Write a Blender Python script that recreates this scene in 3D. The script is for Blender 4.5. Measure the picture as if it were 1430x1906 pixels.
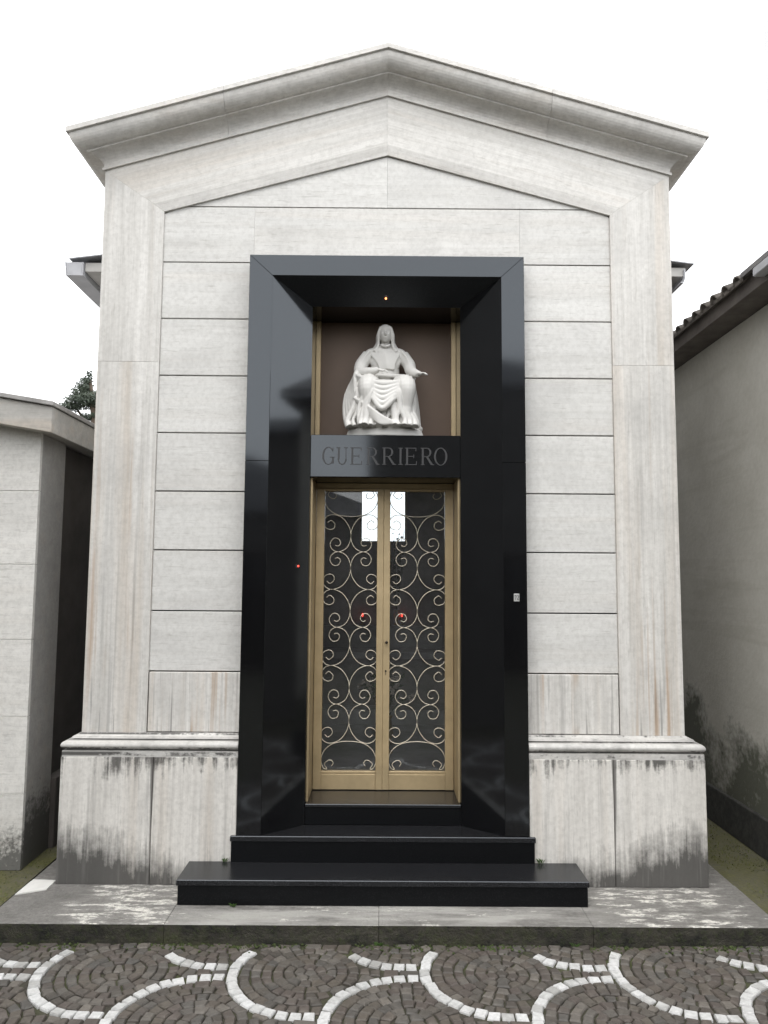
import bpy, bmesh, math, random
import numpy as np
from mathutils import Vector, Matrix, noise as mnoise

random.seed(7); np.random.seed(7)
R = math.radians
scene = bpy.context.scene
COL = scene.collection
for o in list(bpy.data.objects): bpy.data.objects.remove(o)

# ------------------------------------------------------------------ camera
cam = bpy.data.cameras.new('camera'); cam_o = bpy.data.objects.new('camera', cam); COL.objects.link(cam_o)
cam.sensor_fit = 'VERTICAL'; cam.sensor_height = 36.0; cam.lens = 36.0 * 1400.0 / 1906.0
cam.clip_start = 0.05; cam.clip_end = 2000
yaw, pitch, roll = R(0.2), R(5.2), R(0.4)
fw = Vector((math.sin(yaw) * math.cos(pitch), math.cos(yaw) * math.cos(pitch), math.sin(pitch)))
rt = Vector((math.cos(yaw), -math.sin(yaw), 0)); up = rt.cross(fw)
r2 = rt * math.cos(roll) + up * math.sin(roll); u2 = -rt * math.sin(roll) + up * math.cos(roll)
mw = Matrix((r2, u2, -fw)).transposed().to_4x4(); mw.translation = Vector((-0.022, 0, 1.75))
cam_o.matrix_world = mw
scene.camera = cam_o

# ------------------------------------------------------------------ sky, sun, exposure
SUN_EL, SUN_AZ = R(58), R(205)
world = bpy.data.worlds.new('World'); scene.world = world; world.use_nodes = True
wn = world.node_tree; wn.nodes.clear()
sky = wn.nodes.new('ShaderNodeTexSky'); sky.sky_type = 'NISHITA'; sky.sun_disc = False
sky.sun_elevation = SUN_EL; sky.sun_rotation = SUN_AZ; sky.air_density = 1.0; sky.dust_density = 4.0
mx = wn.nodes.new('ShaderNodeMix'); mx.data_type = 'RGBA'; mx.inputs['Factor'].default_value = 0.9   # closed cloud cover
mx.inputs['B'].default_value = (10.0, 10.1, 10.2, 1)
bg = wn.nodes.new('ShaderNodeBackground'); bg.inputs['Strength'].default_value = 0.11
wo = wn.nodes.new('ShaderNodeOutputWorld')
wn.links.new(sky.outputs['Color'], mx.inputs['A']); wn.links.new(mx.outputs['Result'], bg.inputs['Color'])
wn.links.new(bg.outputs['Background'], wo.inputs['Surface'])
sun = bpy.data.lights.new('sun', 'SUN'); sun.energy = 0.6; sun.angle = R(50); sun.color = (1.0, 0.985, 0.96)
sun_o = bpy.data.objects.new('sun', sun); COL.objects.link(sun_o)
sun_o.rotation_euler = (R(90) - SUN_EL, 0, R(-18)); sun_o.location = (-2, -6, 12)
scene.view_settings.view_transform = 'Standard'; scene.view_settings.look = 'None'
scene.view_settings.exposure = 1.3; scene.view_settings.gamma = 1.0
scene.view_settings.use_curve_mapping = False
scene.render.engine = 'CYCLES'
scene.cycles.max_bounces = 10; scene.cycles.transparent_max_bounces = 16
scene.cycles.caustics_reflective = False; scene.cycles.caustics_refractive = False
scene.cycles.use_denoising = True

# ------------------------------------------------------------------ object helpers
def tag(o, label=None, cat=None, group=None, kind=None):
    if label: o['label'] = label
    if cat: o['category'] = cat
    if group: o['group'] = group
    if kind: o['kind'] = kind
    return o
def empty(name, loc):
    o = bpy.data.objects.new(name, None); COL.objects.link(o); o.location = loc; o.empty_display_size = 0.1
    return o
WM = {}
def world_of(o):
    if o.name not in WM:
        m = Matrix.Translation(o.location)
        WM[o.name] = m
    return WM[o.name]
def put(name, me, mat, parent=None, smooth=False):
    o = bpy.data.objects.new(name, me); COL.objects.link(o)
    if mat is not None and not me.materials: me.materials.append(mat)
    if smooth:
        me.polygons.foreach_set('use_smooth', [True] * len(me.polygons))
    if parent is not None:
        o.parent = parent; o.matrix_parent_inverse = world_of(parent).inverted()
        WM[o.name] = Matrix.Identity(4)
    return o
def pyd(name, v, f, mat, parent=None, smooth=False, bevel=0.0, fix=True):
    me = bpy.data.meshes.new(name)
    if bevel or fix:
        bm = bmesh.new(); vs = [bm.verts.new(p) for p in v]
        for q in f:
            try: bm.faces.new([vs[i] for i in q])
            except ValueError: pass
        bmesh.ops.recalc_face_normals(bm, faces=bm.faces)
        if bevel: bmesh.ops.bevel(bm, geom=[e for e in bm.edges if len(e.link_faces) == 2 and e.calc_face_angle() > 0.3],
                                  offset=bevel, segments=1, affect='EDGES')
        bm.to_mesh(me); bm.free()
    else:
        me.from_pydata(v, [], f)
    return put(name, me, mat, parent, smooth)
class G:
    """collects solids into one mesh"""
    def __init__(s): s.v = []; s.f = []
    def add(s, v, f):
        n = len(s.v); s.v += [tuple(p) for p in v]; s.f += [tuple(i + n for i in q) for q in f]; return s
    def box(s, x0, x1, y0, y1, z0, z1):
        v = [(x, y, z) for z in (z0, z1) for y in (y0, y1) for x in (x0, x1)]
        return s.add(v, [(0, 2, 3, 1), (4, 5, 7, 6), (0, 1, 5, 4), (2, 6, 7, 3), (0, 4, 6, 2), (1, 3, 7, 5)])
    def prism(s, poly, y0, y1):               # poly in (x,z), extruded in y
        n = len(poly); v = [(x, y0, z) for x, z in poly] + [(x, y1, z) for x, z in poly]
        f = [tuple(range(n)), tuple(range(2 * n - 1, n - 1, -1))] + [(i, (i + 1) % n, n + (i + 1) % n, n + i) for i in range(n)]
        return s.add(v, f)
    def loft(s, rings, cap=True, closed=True):
        n = len(rings[0]); v = [p for r in rings for p in r]; f = []
        for a in range(len(rings) - 1):
            for i in range(n if closed else n - 1):
                j = (i + 1) % n; f.append((a * n + i, a * n + j, (a + 1) * n + j, (a + 1) * n + i))
        if cap: f += [tuple(range(n))[::-1], tuple(range((len(rings) - 1) * n, len(rings) * n))]
        return s.add(v, f)
    def tube(s, pts, rad, n=6):
        pts = [Vector(p) for p in pts]; rads = rad if isinstance(rad, (list, tuple)) else [rad] * len(pts)
        rings = []; nrm = None
        for i, p in enumerate(pts):
            t = (pts[min(i + 1, len(pts) - 1)] - pts[max(i - 1, 0)]).normalized()
            if nrm is None:
                nrm = t.cross(Vector((0, 1, 0)));
                if nrm.length < 1e-3: nrm = t.cross(Vector((1, 0, 0)))
            nrm = (nrm - t * nrm.dot(t)).normalized(); b = t.cross(nrm)
            rings.append([tuple(p + (nrm * math.cos(6.2832 * k / n) + b * math.sin(6.2832 * k / n)) * rads[i]) for k in range(n)])
        return s.loft(rings)
    def lathe(s, prof, c, n=20):
        rings = [[(c[0] + r * math.cos(6.2832 * k / n), c[1] + r * math.sin(6.2832 * k / n), c[2] + z) for k in range(n)] for r, z in prof]
        return s.loft(rings)
    def ell(s, c, r, n=14, m=9):
        rings = []
        for i in range(m):
            a = -math.pi / 2 + math.pi * (i + 0.5) / m
            rings.append([(c[0] + r[0] * math.cos(a) * math.cos(6.2832 * k / n), c[1] + r[1] * math.cos(a) * math.sin(6.2832 * k / n), c[2] + r[2] * math.sin(a)) for k in range(n)])
        return s.loft(rings)
    def build(s, name, mat, parent=None, smooth=False, bevel=0.0, fix=True):
        return pyd(name, s.v, s.f, mat, parent, smooth, bevel, fix)
def spline(pts, k=6):
    P = [Vector(p) for p in pts]; out = []
    for i in range(len(P) - 1):
        p0 = P[max(i - 1, 0)]; p1 = P[i]; p2 = P[i + 1]; p3 = P[min(i + 2, len(P) - 1)]
        for j in range(k):
            t = j / k
            out.append(0.5 * ((2 * p1) + (p2 - p0) * t + (2 * p0 - 5 * p1 + 4 * p2 - p3) * t * t + (3 * p1 - p0 - 3 * p2 + p3) * t ** 3))
    out.append(P[-1]); return out

# ------------------------------------------------------------------ material helpers
class NT:
    def __init__(s, name):
        s.m = bpy.data.materials.new(name); s.m.use_nodes = True; s.t = s.m.node_tree
        s.b = s.t.nodes['Principled BSDF']; s._pos = None
    def n(s, ty, **kw):
        nd = s.t.nodes.new(ty)
        for k, v in kw.items(): setattr(nd, k, v)
        return nd
    def L(s, a, b): s.t.links.new(a, b)
    def pos(s):
        if s._pos is None: s._pos = s.n('ShaderNodeNewGeometry').outputs['Position']
        return s._pos
    def xyz(s, v=None):
        sp = s.n('ShaderNodeSeparateXYZ'); s.L(v or s.pos(), sp.inputs[0]); return sp.outputs
    def math(s, op, a, b=None, clamp=False):
        nd = s.n('ShaderNodeMath', operation=op, use_clamp=clamp)
        for i, q in enumerate((a, b)):
            if q is None: continue
            if isinstance(q, (int, float)): nd.inputs[i].default_value = q
            else: s.L(q, nd.inputs[i])
        return nd.outputs[0]
    def ramp(s, f, lo, hi):                    # linear 0..1 between lo and hi
        nd = s.n('ShaderNodeMapRange', clamp=True); s.L(f, nd.inputs[0])
        for i, q in ((1, lo), (2, hi)):
            if isinstance(q, (int, float)): nd.inputs[i].default_value = q
            else: s.L(q, nd.inputs[i])
        return nd.outputs[0]
    def noise(s, sc=(1, 1, 1), scale=1.0, det=4, rough=0.6, rot=None, off=None, dist=0.0):
        v = s.pos()
        if off is not None:
            a = s.n('ShaderNodeVectorMath', operation='ADD'); s.L(v, a.inputs[0]); s.L(off, a.inputs[1]); v = a.outputs[0]
        if rot:
            r = s.n('ShaderNodeVectorRotate', rotation_type='Y_AXIS'); s.L(v, r.inputs['Vector']); r.inputs['Angle'].default_value = rot; v = r.outputs[0]
        m = s.n('ShaderNodeVectorMath', operation='MULTIPLY'); s.L(v, m.inputs[0]); m.inputs[1].default_value = sc
        nz = s.n('ShaderNodeTexNoise'); s.L(m.outputs[0], nz.inputs['Vector'])
        nz.inputs['Scale'].default_value = scale; nz.inputs['Detail'].default_value = det; nz.inputs['Roughness'].default_value = rough
        nz.inputs['Distortion'].default_value = dist
        return nz.outputs[0]
    def mix(s, f, a, b, mode='MIX'):
        nd = s.n('ShaderNodeMix', data_type='RGBA', blend_type=mode)
        if isinstance(f, (int, float)): nd.inputs['Factor'].default_value = f
        else: s.L(f, nd.inputs['Factor'])
        for k, q in (('A', a), ('B', b)):
            if isinstance(q, tuple): nd.inputs[k].default_value = (*q, 1)
            else: s.L(q, nd.inputs[k])
        return nd.outputs['Result']
    def rnd_off(s, k=40.0):
        oi = s.n('ShaderNodeObjectInfo'); s.rnd = oi.outputs['Random']
        cx = s.n('ShaderNodeCombineXYZ')
        for i, q in enumerate((k, k * 1.7, k * 0.6)): s.L(s.math('MULTIPLY', oi.outputs['Random'], q), cx.inputs[i])
        return cx.outputs[0]
    def bump(s, h, st=0.2, d=0.01):
        b = s.n('ShaderNodeBump'); b.inputs['Strength'].default_value = st; b.inputs['Distance'].default_value = d
        s.L(h, b.inputs['Height']); s.L(b.outputs[0], s.b.inputs['Normal'])
    def col(s, c):
        if isinstance(c, tuple): s.b.inputs['Base Color'].default_value = (*c, 1)
        else: s.L(c, s.b.inputs['Base Color'])
        return s
    def rough(s, r):
        if isinstance(r, (int, float)): s.b.inputs['Roughness'].default_value = r
        else: s.L(r, s.b.inputs['Roughness'])
        return s

def travertine(name, ang=0.0, vertical=False, lo=(0.40, 0.385, 0.365), hi=(0.575, 0.565, 0.545), warm=0.35, streak=0.0, plinth=False,
               foot=None, soot=0.0, contrast=1.0, groove=False):
    k = NT(name); off = k.rnd_off()
    A, B, Cc = ((14, 14, 0.55), (70, 70, 2.2), (95, 95, 11)) if vertical else ((0.55, 14, 14), (2.2, 70, 70), (11, 95, 95))
    a = k.noise(A, 1.0, 5, 0.65, ang, off, 0.25); b = k.noise(B, 1.0, 3, 0.6, ang, off)
    f = k.math('ADD', k.math('MULTIPLY', a, 0.65), k.math('MULTIPLY', b, 0.35))
    c = k.mix(k.ramp(f, 0.5 - 0.17 / contrast, 0.5 + 0.15 / contrast), lo, hi)
    tone = k.math('ADD', k.math('MULTIPLY', k.rnd, 0.06), 0.97)
    tc = k.n('ShaderNodeCombineColor')
    for i in range(3): k.L(tone, tc.inputs[i])
    c = k.mix(1.0, c, tc.outputs[0], 'MULTIPLY')
    w = k.noise((9, 9, 0.22) if vertical else (0.3, 9, 9), 1.0, 3, 0.55, ang, off, 0.4)
    c = k.mix(k.math('MULTIPLY', k.ramp(w, 0.52, 0.72), warm), c, (0.54, 0.43, 0.32))
    pit = k.noise(Cc, 1.0, 2, 0.5, ang, off)
    c = k.mix(k.math('MULTIPLY', k.ramp(pit, 0.60, 0.78), 0.30), c, (0.24, 0.22, 0.20))
    gr = k.noise((1, 1, 1), 38, 4, 0.7, None, off)
    c = k.mix(k.math('MULTIPLY', k.ramp(gr, 0.42, 0.72), 0.30), c, (0.30, 0.285, 0.26))
    cloud = k.noise((1, 1, 1), 2.3, 4, 0.6, None, off)
    c = k.mix(k.math('MULTIPLY', k.ramp(cloud, 0.5, 0.78), 0.35), c, (0.34, 0.335, 0.325))
    x, y, z = k.xyz()
    if soot:                                    # grime collected on the mouldings
        s1 = k.noise((3, 3, 3), 1.6, 5, 0.65); s2 = k.noise((26, 26, 26), 1.0, 3, 0.6)
        c = k.mix(k.math('MULTIPLY', k.ramp(k.math('ADD', k.math('MULTIPLY', s1, 0.7), k.math('MULTIPLY', s2, 0.3)), 0.46, 0.66), soot), c, (0.17, 0.165, 0.16))
    if streak:                                  # rust and grey run-off, denser low down
        s1 = k.noise((24, 24, 0.35), 1.0, 3, 0.6, None, None, 0.15); s2 = k.noise((5, 5, 1.5), 1.0, 2)
        low = k.ramp(z, 3.6, 0.9)
        m = k.math('MULTIPLY', k.ramp(s1, 0.545, 0.66), k.ramp(s2, 0.40, 0.58))
        c = k.mix(k.math('MULTIPLY', k.math('MULTIPLY', m, low), streak), c, (0.36, 0.22, 0.11))
        s3 = k.noise((33, 33, 0.5), 1.0, 3, 0.6)
        c = k.mix(k.math('MULTIPLY', k.math('MULTIPLY', k.ramp(s3, 0.56, 0.72), low), 0.75 * streak), c, (0.19, 0.18, 0.17))
        g = k.noise((60, 60, 1.6), 1.0, 2, 0.5)
        c = k.mix(k.math('MULTIPLY', k.math('MULTIPLY', k.ramp(g, 0.6, 0.72), k.ramp(z, 1.35, 0.9)), 0.7), c, (0.12, 0.115, 0.11))
    if groove:                                  # patchy black crust on the base moulding, groove shade also painted into the colour
        n1 = k.noise((5, 5, 14), 1.0, 4, 0.65); n2 = k.noise((40, 40, 40), 1.0, 3, 0.6); nn = k.math('ADD', k.math('MULTIPLY', n1, 0.7), k.math('MULTIPLY', n2, 0.3))
        lf = k.math('MULTIPLY', k.ramp(x, -0.6, -1.7), 0.10)
        for z0, hw, bias in ((0.783, 0.016, 0.51), (0.8015, 0.005, 0.36), (0.8535, 0.004, 0.38), (0.879, 0.006, 0.50), (0.812, 0.010, 0.53)):
            near_ = k.ramp(k.math('ABSOLUTE', k.math('SUBTRACT', z, z0)), hw, hw * 0.4)
            c = k.mix(k.math('MULTIPLY', k.math('MULTIPLY', near_, k.ramp(k.math('ADD', nn, lf), bias, bias + 0.09)), 0.9), c, (0.045, 0.043, 0.040))
    if plinth:
        s1 = k.noise((30, 30, 1.2), 1.0, 4, 0.65); s2 = k.noise((70, 70, 3.5), 1.0, 3, 0.6); s4 = k.noise((2.2, 2.2, 2.2), 1.0, 2)
        st = k.math('ADD', k.math('MULTIPLY', s1, 0.6), k.math('MULTIPLY', s2, 0.4))
        # rising black crust at the foot, higher at the outer corners
        ax = k.math('ABSOLUTE', x); blot = k.noise((6, 6, 6), 1.0, 5, 0.7); mot = k.noise((45, 45, 30), 1.0, 4, 0.7)
        hgt = k.math('ADD', k.math('MULTIPLY', k.ramp(ax, 1.05, 1.66), 0.19), 0.105)
        hgt = k.math('ADD', hgt, k.math('MULTIPLY', k.math('SUBTRACT', st, 0.5), 0.40))
        hgt = k.math('ADD', hgt, k.math('MULTIPLY', k.math('SUBTRACT', blot, 0.5), 0.30))
        d = k.math('SUBTRACT', hgt, k.math('SUBTRACT', z, 0.087))
        d = k.math('ADD', d, k.math('MULTIPLY', k.math('SUBTRACT', mot, 0.5), 0.10))
        c = k.mix(k.math('MULTIPLY', k.ramp(d, -0.05, 0.13), 0.93), c, (0.052, 0.050, 0.047))
        # run-off below the moulding, patchy
        q = k.math('SUBTRACT', k.math('ADD', k.math('MULTIPLY', k.math('SUBTRACT', st, 0.5), 0.50), k.math('MULTIPLY', k.math('SUBTRACT', blot, 0.465), 0.42)), k.math('SUBTRACT', 0.765, z))
        q = k.math('ADD', q, k.math('MULTIPLY', k.math('SUBTRACT', mot, 0.5), 0.06))
        c = k.mix(k.math('MULTIPLY', k.ramp(q, -0.03, 0.06), 0.9), c, (0.055, 0.052, 0.048))
        # dark drip along the vertical joint
        jd = k.math('ABSOLUTE', k.math('SUBTRACT', ax, k.math('ADD', 1.272, k.math('MULTIPLY', s4, 0.012))))
        wd = k.math('ADD', k.math('MULTIPLY', k.ramp(z, 0.25, 0.78), 0.013), k.math('MULTIPLY', s2, 0.008))
        c = k.mix(k.math('MULTIPLY', k.ramp(k.math('SUBTRACT', wd, jd), 0.0, 0.006), 0.8), c, (0.07, 0.065, 0.06))
        c = k.mix(k.math('MULTIPLY', k.ramp(s1, 0.55, 0.7), 0.35), c, (0.24, 0.23, 0.22))
    if foot:                                    # mould creeping up from the ground
        s1 = k.noise((9, 9, 9), 1.0, 5, 0.7); s2 = k.noise((40, 40, 40), 1.0, 3, 0.6)
        hgt = k.math('ADD', k.math('ADD', k.math('MULTIPLY', k.math('SUBTRACT', s1, 0.5), 0.5), k.math('MULTIPLY', k.math('SUBTRACT', s2, 0.5), 0.4)), foot)
        c = k.mix(k.math('MULTIPLY', k.ramp(k.math('SUBTRACT', hgt, z), -0.06, 0.10), 0.85), c, (0.055, 0.055, 0.05))
    k.col(c).rough(0.62)
    k.bump(k.math('ADD', f, k.math('MULTIPLY', k.ramp(pit, 0.62, 0.72), -0.6)), 0.18, 0.004)
    return k.m

def granite(name, rough=0.07, base=0.011, spec=0.8):
    k = NT(name)
    s = k.noise((1, 1, 1), 170, 3, 0.75); s2 = k.noise((1, 1, 1), 6, 4, 0.6)
    c = k.mix(k.ramp(s, 0.52, 0.74), (base, base, base * 1.1), (base * 4.5 + .006, base * 4.5 + .006, base * 4.9 + .007))
    k.col(c); k.rough(k.math('ADD', k.math('MULTIPLY', s2, 0.05), rough - 0.025))
    k.b.inputs['Specular IOR Level'].default_value = spec; k.b.inputs['Specular Tint'].default_value = (0.86, 0.93, 1.0, 1)
    return k.m
def plain(name, c, rough=0.6, metal=0.0, var=0.0, sc=8, bump=0.0):
    k = NT(name)
    if var:
        f = k.noise((1, 1, 1), sc, 5, 0.65)
        k.col(k.mix(k.ramp(f, 0.3, 0.7), tuple(q * (1 - var) for q in c), tuple(min(1, q * (1 + var)) for q in c)))
        if bump: k.bump(f, bump, 0.01)
    else: k.col(c)
    k.rough(rough); k.b.inputs['Metallic'].default_value = metal
    return k.m
def glass(name, tint=(0.93, 0.95, 0.96)):
    k = NT(name); t = k.t
    tr = k.n('ShaderNodeBsdfTransparent'); tr.inputs[0].default_value = (*tint, 1)
    gl = k.n('ShaderNodeBsdfGlossy'); gl.inputs['Roughness'].default_value = 0.02
    fr = k.n('ShaderNodeFresnel'); fr.inputs[0].default_value = 1.62
    ms = k.n('ShaderNodeMixShader'); k.L(fr.outputs[0], ms.inputs[0]); k.L(tr.outputs[0], ms.inputs[1]); k.L(gl.outputs[0], ms.inputs[2])
    df = k.n('ShaderNodeBsdfDiffuse'); df.inputs[0].default_value = (0.5, 0.5, 0.5, 1); dn = k.noise((1, 1, 1), 4, 4, .6)      # faint diffuse film painting a grey haze on the glass
    m2 = k.n('ShaderNodeMixShader'); k.L(k.math('MULTIPLY', dn, .07), m2.inputs[0]); k.L(ms.outputs[0], m2.inputs[1]); k.L(df.outputs[0], m2.inputs[2])
    k.L(m2.outputs[0], t.nodes['Material Output'].inputs['Surface'])
    return k.m
def emitter(name, c, st):
    k = NT(name); k.col(c); k.b.inputs['Emission Color'].default_value = (*c, 1); k.b.inputs['Emission Strength'].default_value = st
    return k.m

SL = 0.288                                       # roof slope
T_H = travertine('travertine_horizontal', hi=(0.69, 0.683, 0.66), lo=(0.55, 0.543, 0.52), warm=0.10, contrast=0.8)
T_V = travertine('travertine_vertical', vertical=True, warm=0.36, streak=0.68, hi=(0.73, 0.715, 0.685), lo=(0.51, 0.495, 0.465))
T_RL = travertine('travertine_rake_left', ang=math.atan(SL), warm=0.34, hi=(0.73, 0.715, 0.685), lo=(0.51, 0.495, 0.465))
T_RR = travertine('travertine_rake_right', ang=-math.atan(SL), warm=0.34, hi=(0.73, 0.715, 0.685), lo=(0.51, 0.495, 0.465))
T_C = travertine('travertine_cornice', lo=(0.56, 0.54, 0.51), hi=(0.72, 0.705, 0.675), warm=0.15, soot=0.2)
T_P = travertine('travertine_plinth', vertical=True, warm=0.25, plinth=True, hi=(0.77, 0.75, 0.71), lo=(0.57, 0.55, 0.515))
T_M = travertine('travertine_moulding', lo=(0.48, 0.47, 0.45), hi=(0.69, 0.68, 0.655), warm=0.1, soot=0.5, groove=True)
T_N = travertine('travertine_neighbour', lo=(0.66, 0.645, 0.61), hi=(0.80, 0.785, 0.75), warm=0.1, foot=0.26)
GR = granite('black_granite', 0.075, 0.0032); GR_M = granite('black_granite_worn', 0.26, 0.009, 0.6); GR_R = granite('black_granite_honed', 0.38, 0.0028, 0.22)
DARK = plain('dark_core', (0.03, 0.029, 0.028), 0.9)
GOLD = plain('gold_anodised_aluminium', (0.47, 0.365, 0.215), 0.42, 0.35, 0.16, 4)
WIRE = plain('gold_painted_iron', (0.66, 0.60, 0.48), 0.45, 0.2, 0.15, 30)
PANE = glass('clear_glass')
MARBLE = plain('white_statue_plaster', (0.60, 0.59, 0.565), 0.55, 0, 0.04, 14)

# ================================================================== MAUSOLEUM
ZK = 0.087; YP = 4.278; YW = 4.36; YI = 4.385; YS = 4.272; YL = 4.459; YD = 4.760
W = 1.709; WI = 1.348; ZC = 4.211; ZI = 3.963       # outer corner and inner frame corner heights
MZ = empty('mausoleum', (0, YP, ZK))
tag(MZ, 'tall pale travertine mausoleum with pointed gable, black granite doorway and gilded scrollwork doors', 'mausoleum')

# masonry core behind the cladding
g = G()
for s in (-1, 1):
    xs = sorted((s * 0.83, s * 1.66)); g.box(xs[0], xs[1], 4.425, 4.95, ZK, 3.9)
g.prism([(-1.66, 3.9), (1.66, 3.9), (1.66, ZC + 0.02), (0, ZC + 0.02 + 1.66 * SL), (-1.66, ZC + 0.02)], 4.425, 4.95)
g.box(-0.83, 0.83, 4.425, 4.95, 3.47, 3.8995)
for s in (-1, 1):
    xs = sorted((s * 0.47, s * 0.8295)); g.box(xs[0], xs[1], 4.56, 4.95, ZK, 3.469)
g.build('wall_core', DARK, MZ)

# infill courses
zz = [1.226, 1.568, 1.917, 2.260, 2.605, 2.948, 3.294, 3.643, 3.99]
zz = [1.75 + (z - 1.75) * 1.0057 for z in zz]
GAP = 0.0035
def panel(x0, x1, z0, z1, y0=YI, mat=T_H, name='wall_panel', dy=0.035):
    return G().box(x0 + GAP, x1 - GAP, y0 + random.uniform(-.0012, .0012), y0 + dy, z0 + GAP, z1 - GAP).build(name, mat, MZ, bevel=0.0025)
ztop = lambda x: 4.333 - 0.276 * abs(x)            # lower edge of the raking frieze
XI = 1.352
for i in range(len(zz) - 2):
    for s in (-1, 1):
        a, b = sorted((s * 0.809, s * XI)); panel(a, b, zz[i], zz[i + 1])
for s in (-1, 1):                                  # course above the doorway: corner clipped by the raking frieze
    a, b = s * 0.803, s * XI
    p = [(a + s * .0002, zz[-2] + GAP), (b - s * GAP, zz[-2] + GAP), (b - s * GAP, ztop(b) - .004), (s * 1.232, zz[-1] - GAP), (a + s * .0002, zz[-1] - GAP)]
    G().prism(p, YI, YI + .035).build('wall_panel', T_H, MZ, bevel=0.0006)
    t = [(s * .0004, zz[-1] + GAP), (s * 1.225, zz[-1] + GAP), (s * .0004, 4.333 - .004)]
    G().prism(t, YI, YI + .035).build('tympanum_panel', T_H, MZ, bevel=0.0006)
G().box(-0.8026, 0.8026, YI, YI + .035, 3.655, zz[-1] - GAP).build('wall_panel', T_H, MZ, bevel=0.0006)
for s in (-1, 1):
    a, b = sorted((s * 0.809, s * 1.345)); panel(a, b, 0.883, zz[0], YI - .014, T_V)

# pilasters and raking frieze with chamfered inner edge
def frame_piece(name, out0, out1, in0, in1, mat):
    ch = 0.062
    def along(o, i, d): v = Vector((o[0] - i[0], o[1] - i[1])); L = v.length; return (i[0] + v.x * d / L, i[1] + v.y * d / L)
    def m(o, i): return along(o, i, ch * (math.hypot(o[0] - i[0], o[1] - i[1]) / WID))
    WID = 0.361
    m0, m1 = m(out0, in0), m(out1, in1)
    v = [(out0[0], YW, out0[1]), (out1[0], YW, out1[1]), (m0[0], YW, m0[1]), (m1[0], YW, m1[1]),
         (in0[0], YW + .010, in0[1]), (in1[0], YW + .010, in1[1]),
         (in0[0], YW + .06, in0[1]), (in1[0], YW + .06, in1[1]), (out0[0], YW + .06, out0[1]), (out1[0], YW + .06, out1[1])]
    f = [(0, 1, 3, 2), (2, 3, 5, 4), (4, 5, 7, 6), (6, 7, 9, 8), (8, 9, 1, 0), (0, 2, 4, 6, 8), (9, 7, 5, 3, 1)]
    return pyd(name, v, f, mat, MZ, bevel=0.0004)
for s in (-1, 1):
    frame_piece('pilaster_block', (s * W, .883), (s * W, 3.0305), (s * WI, .883), (s * WI, 3.0305), T_V)
    frame_piece('pilaster_block', (s * W, 3.0318), (s * W, ZC - .0004), (s * WI, 3.0318), (s * WI, ZI - .0004), T_V)
    frame_piece('frieze_panel', (s * W, ZC), (s * .0001, ZC + W * SL), (s * WI, ZI), (s * .0001, 4.333), T_RL if s < 0 else T_RR)
    a, b = sorted((s * W, s * (W - .05)))
    G().box(a, b, YW + .061, 5.05, .883, ZC).build('side_wall', T_V, MZ)

# raking cornice, returns along the sides
prof = [(0, 0), (.014, .0), (.014, .016), (.006, .019)]
for i in range(1, 8): t = i / 7 * math.pi / 2; prof.append((.006 + .079 * (1 - math.cos(t)), .024 + .071 * math.sin(t)))
prof += [(.0855, .104)]
for i in range(0, 9): t = i / 8 * math.pi / 2; prof.append((.090 + .072 * math.sin(t), .105 + .082 * (1 - math.cos(t))))
prof += [(.160, .189), (.176, .192), (.176, .222), (.10, .232), (-.10, .228), (-.10, 0)]
def corn_pt(o, h, xa, s): return (s * xa, YW - o, ZC + h + SL * (W - xa))
def cornice_block(s, xa, xb):
    # xa > xb; xa None means the mitred outer end
    ring0 = [corn_pt(o, h, (W + o) if xa is None else xa, s) for o, h in prof]
    ring1 = [corn_pt(o, h, xb, s) for o, h in prof]
    G().loft([ring0, ring1]).build('cornice_block', T_C, MZ)
for s in (-1, 1):
    cornice_block(s, .9688, .00005); cornice_block(s, None, .9705)
    ring0 = [(s * (W + o), YW - o + .0005, ZC + h - SL * o) for o, h in prof]
    ring1 = [(s * (W + o), 5.2, ZC + h - SL * o) for o, h in prof]
    G().loft([ring0, ring1]).build('cornice_return', T_C, MZ)
G().prism([(-1.6, ZC + .05), (0, ZC + .05 + 1.6 * SL), (1.6, ZC + .05), (1.6, ZC + .20), (0, ZC + .20 + 1.6 * SL), (-1.6, ZC + .20)], 4.47, 5.25).build('roof_slab', T_C, MZ)

# plinth slabs and base moulding
XS = 0.8085
for s in (-1, 1):
    a, b = sorted((s * XS, s * 1.2745)); G().box(a, b, YP, YP + .05, ZK, .765).build('plinth_slab', T_P, MZ, bevel=.002)
    a, b = sorted((s * 1.2775, s * 1.787)); G().box(a, b, YP + .001, YP + .05, ZK, .765).build('plinth_slab', T_P, MZ, bevel=.002)
    a, b = sorted((s * 1.737, s * 1.7868)); G().box(a, b, YP + .051, 5.05, ZK, .765).build('plinth_slab', T_P, MZ, bevel=.002)
    mp = [(-.05, .766), (.076, .766), (.076, .797), (.058, .7985), (.058, .8045), (.066, .806)]
    for i in range(9): t = -0.9 + i / 8 * 2.3; mp.append((.052 + .031 * math.cos(t), .827 + .024 * math.sin(t)))
    mp += [(.040, .8505), (.030, .8515), (.030, .8555), (.040, .857), (.036, .868), (.022, .870), (.012, .876), (.004, .8825), (-.05, .8825)]
    r0 = [(s * XS, YW - o, z) for o, z in mp]; r1 = [(s * (W + o), YW - o, z) for o, z in mp]; r2_ = [(s * (W + o), 5.05, z) for o, z in mp]
    G().loft([r0, r1, r2_]).build('base_moulding', T_M, MZ)

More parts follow.
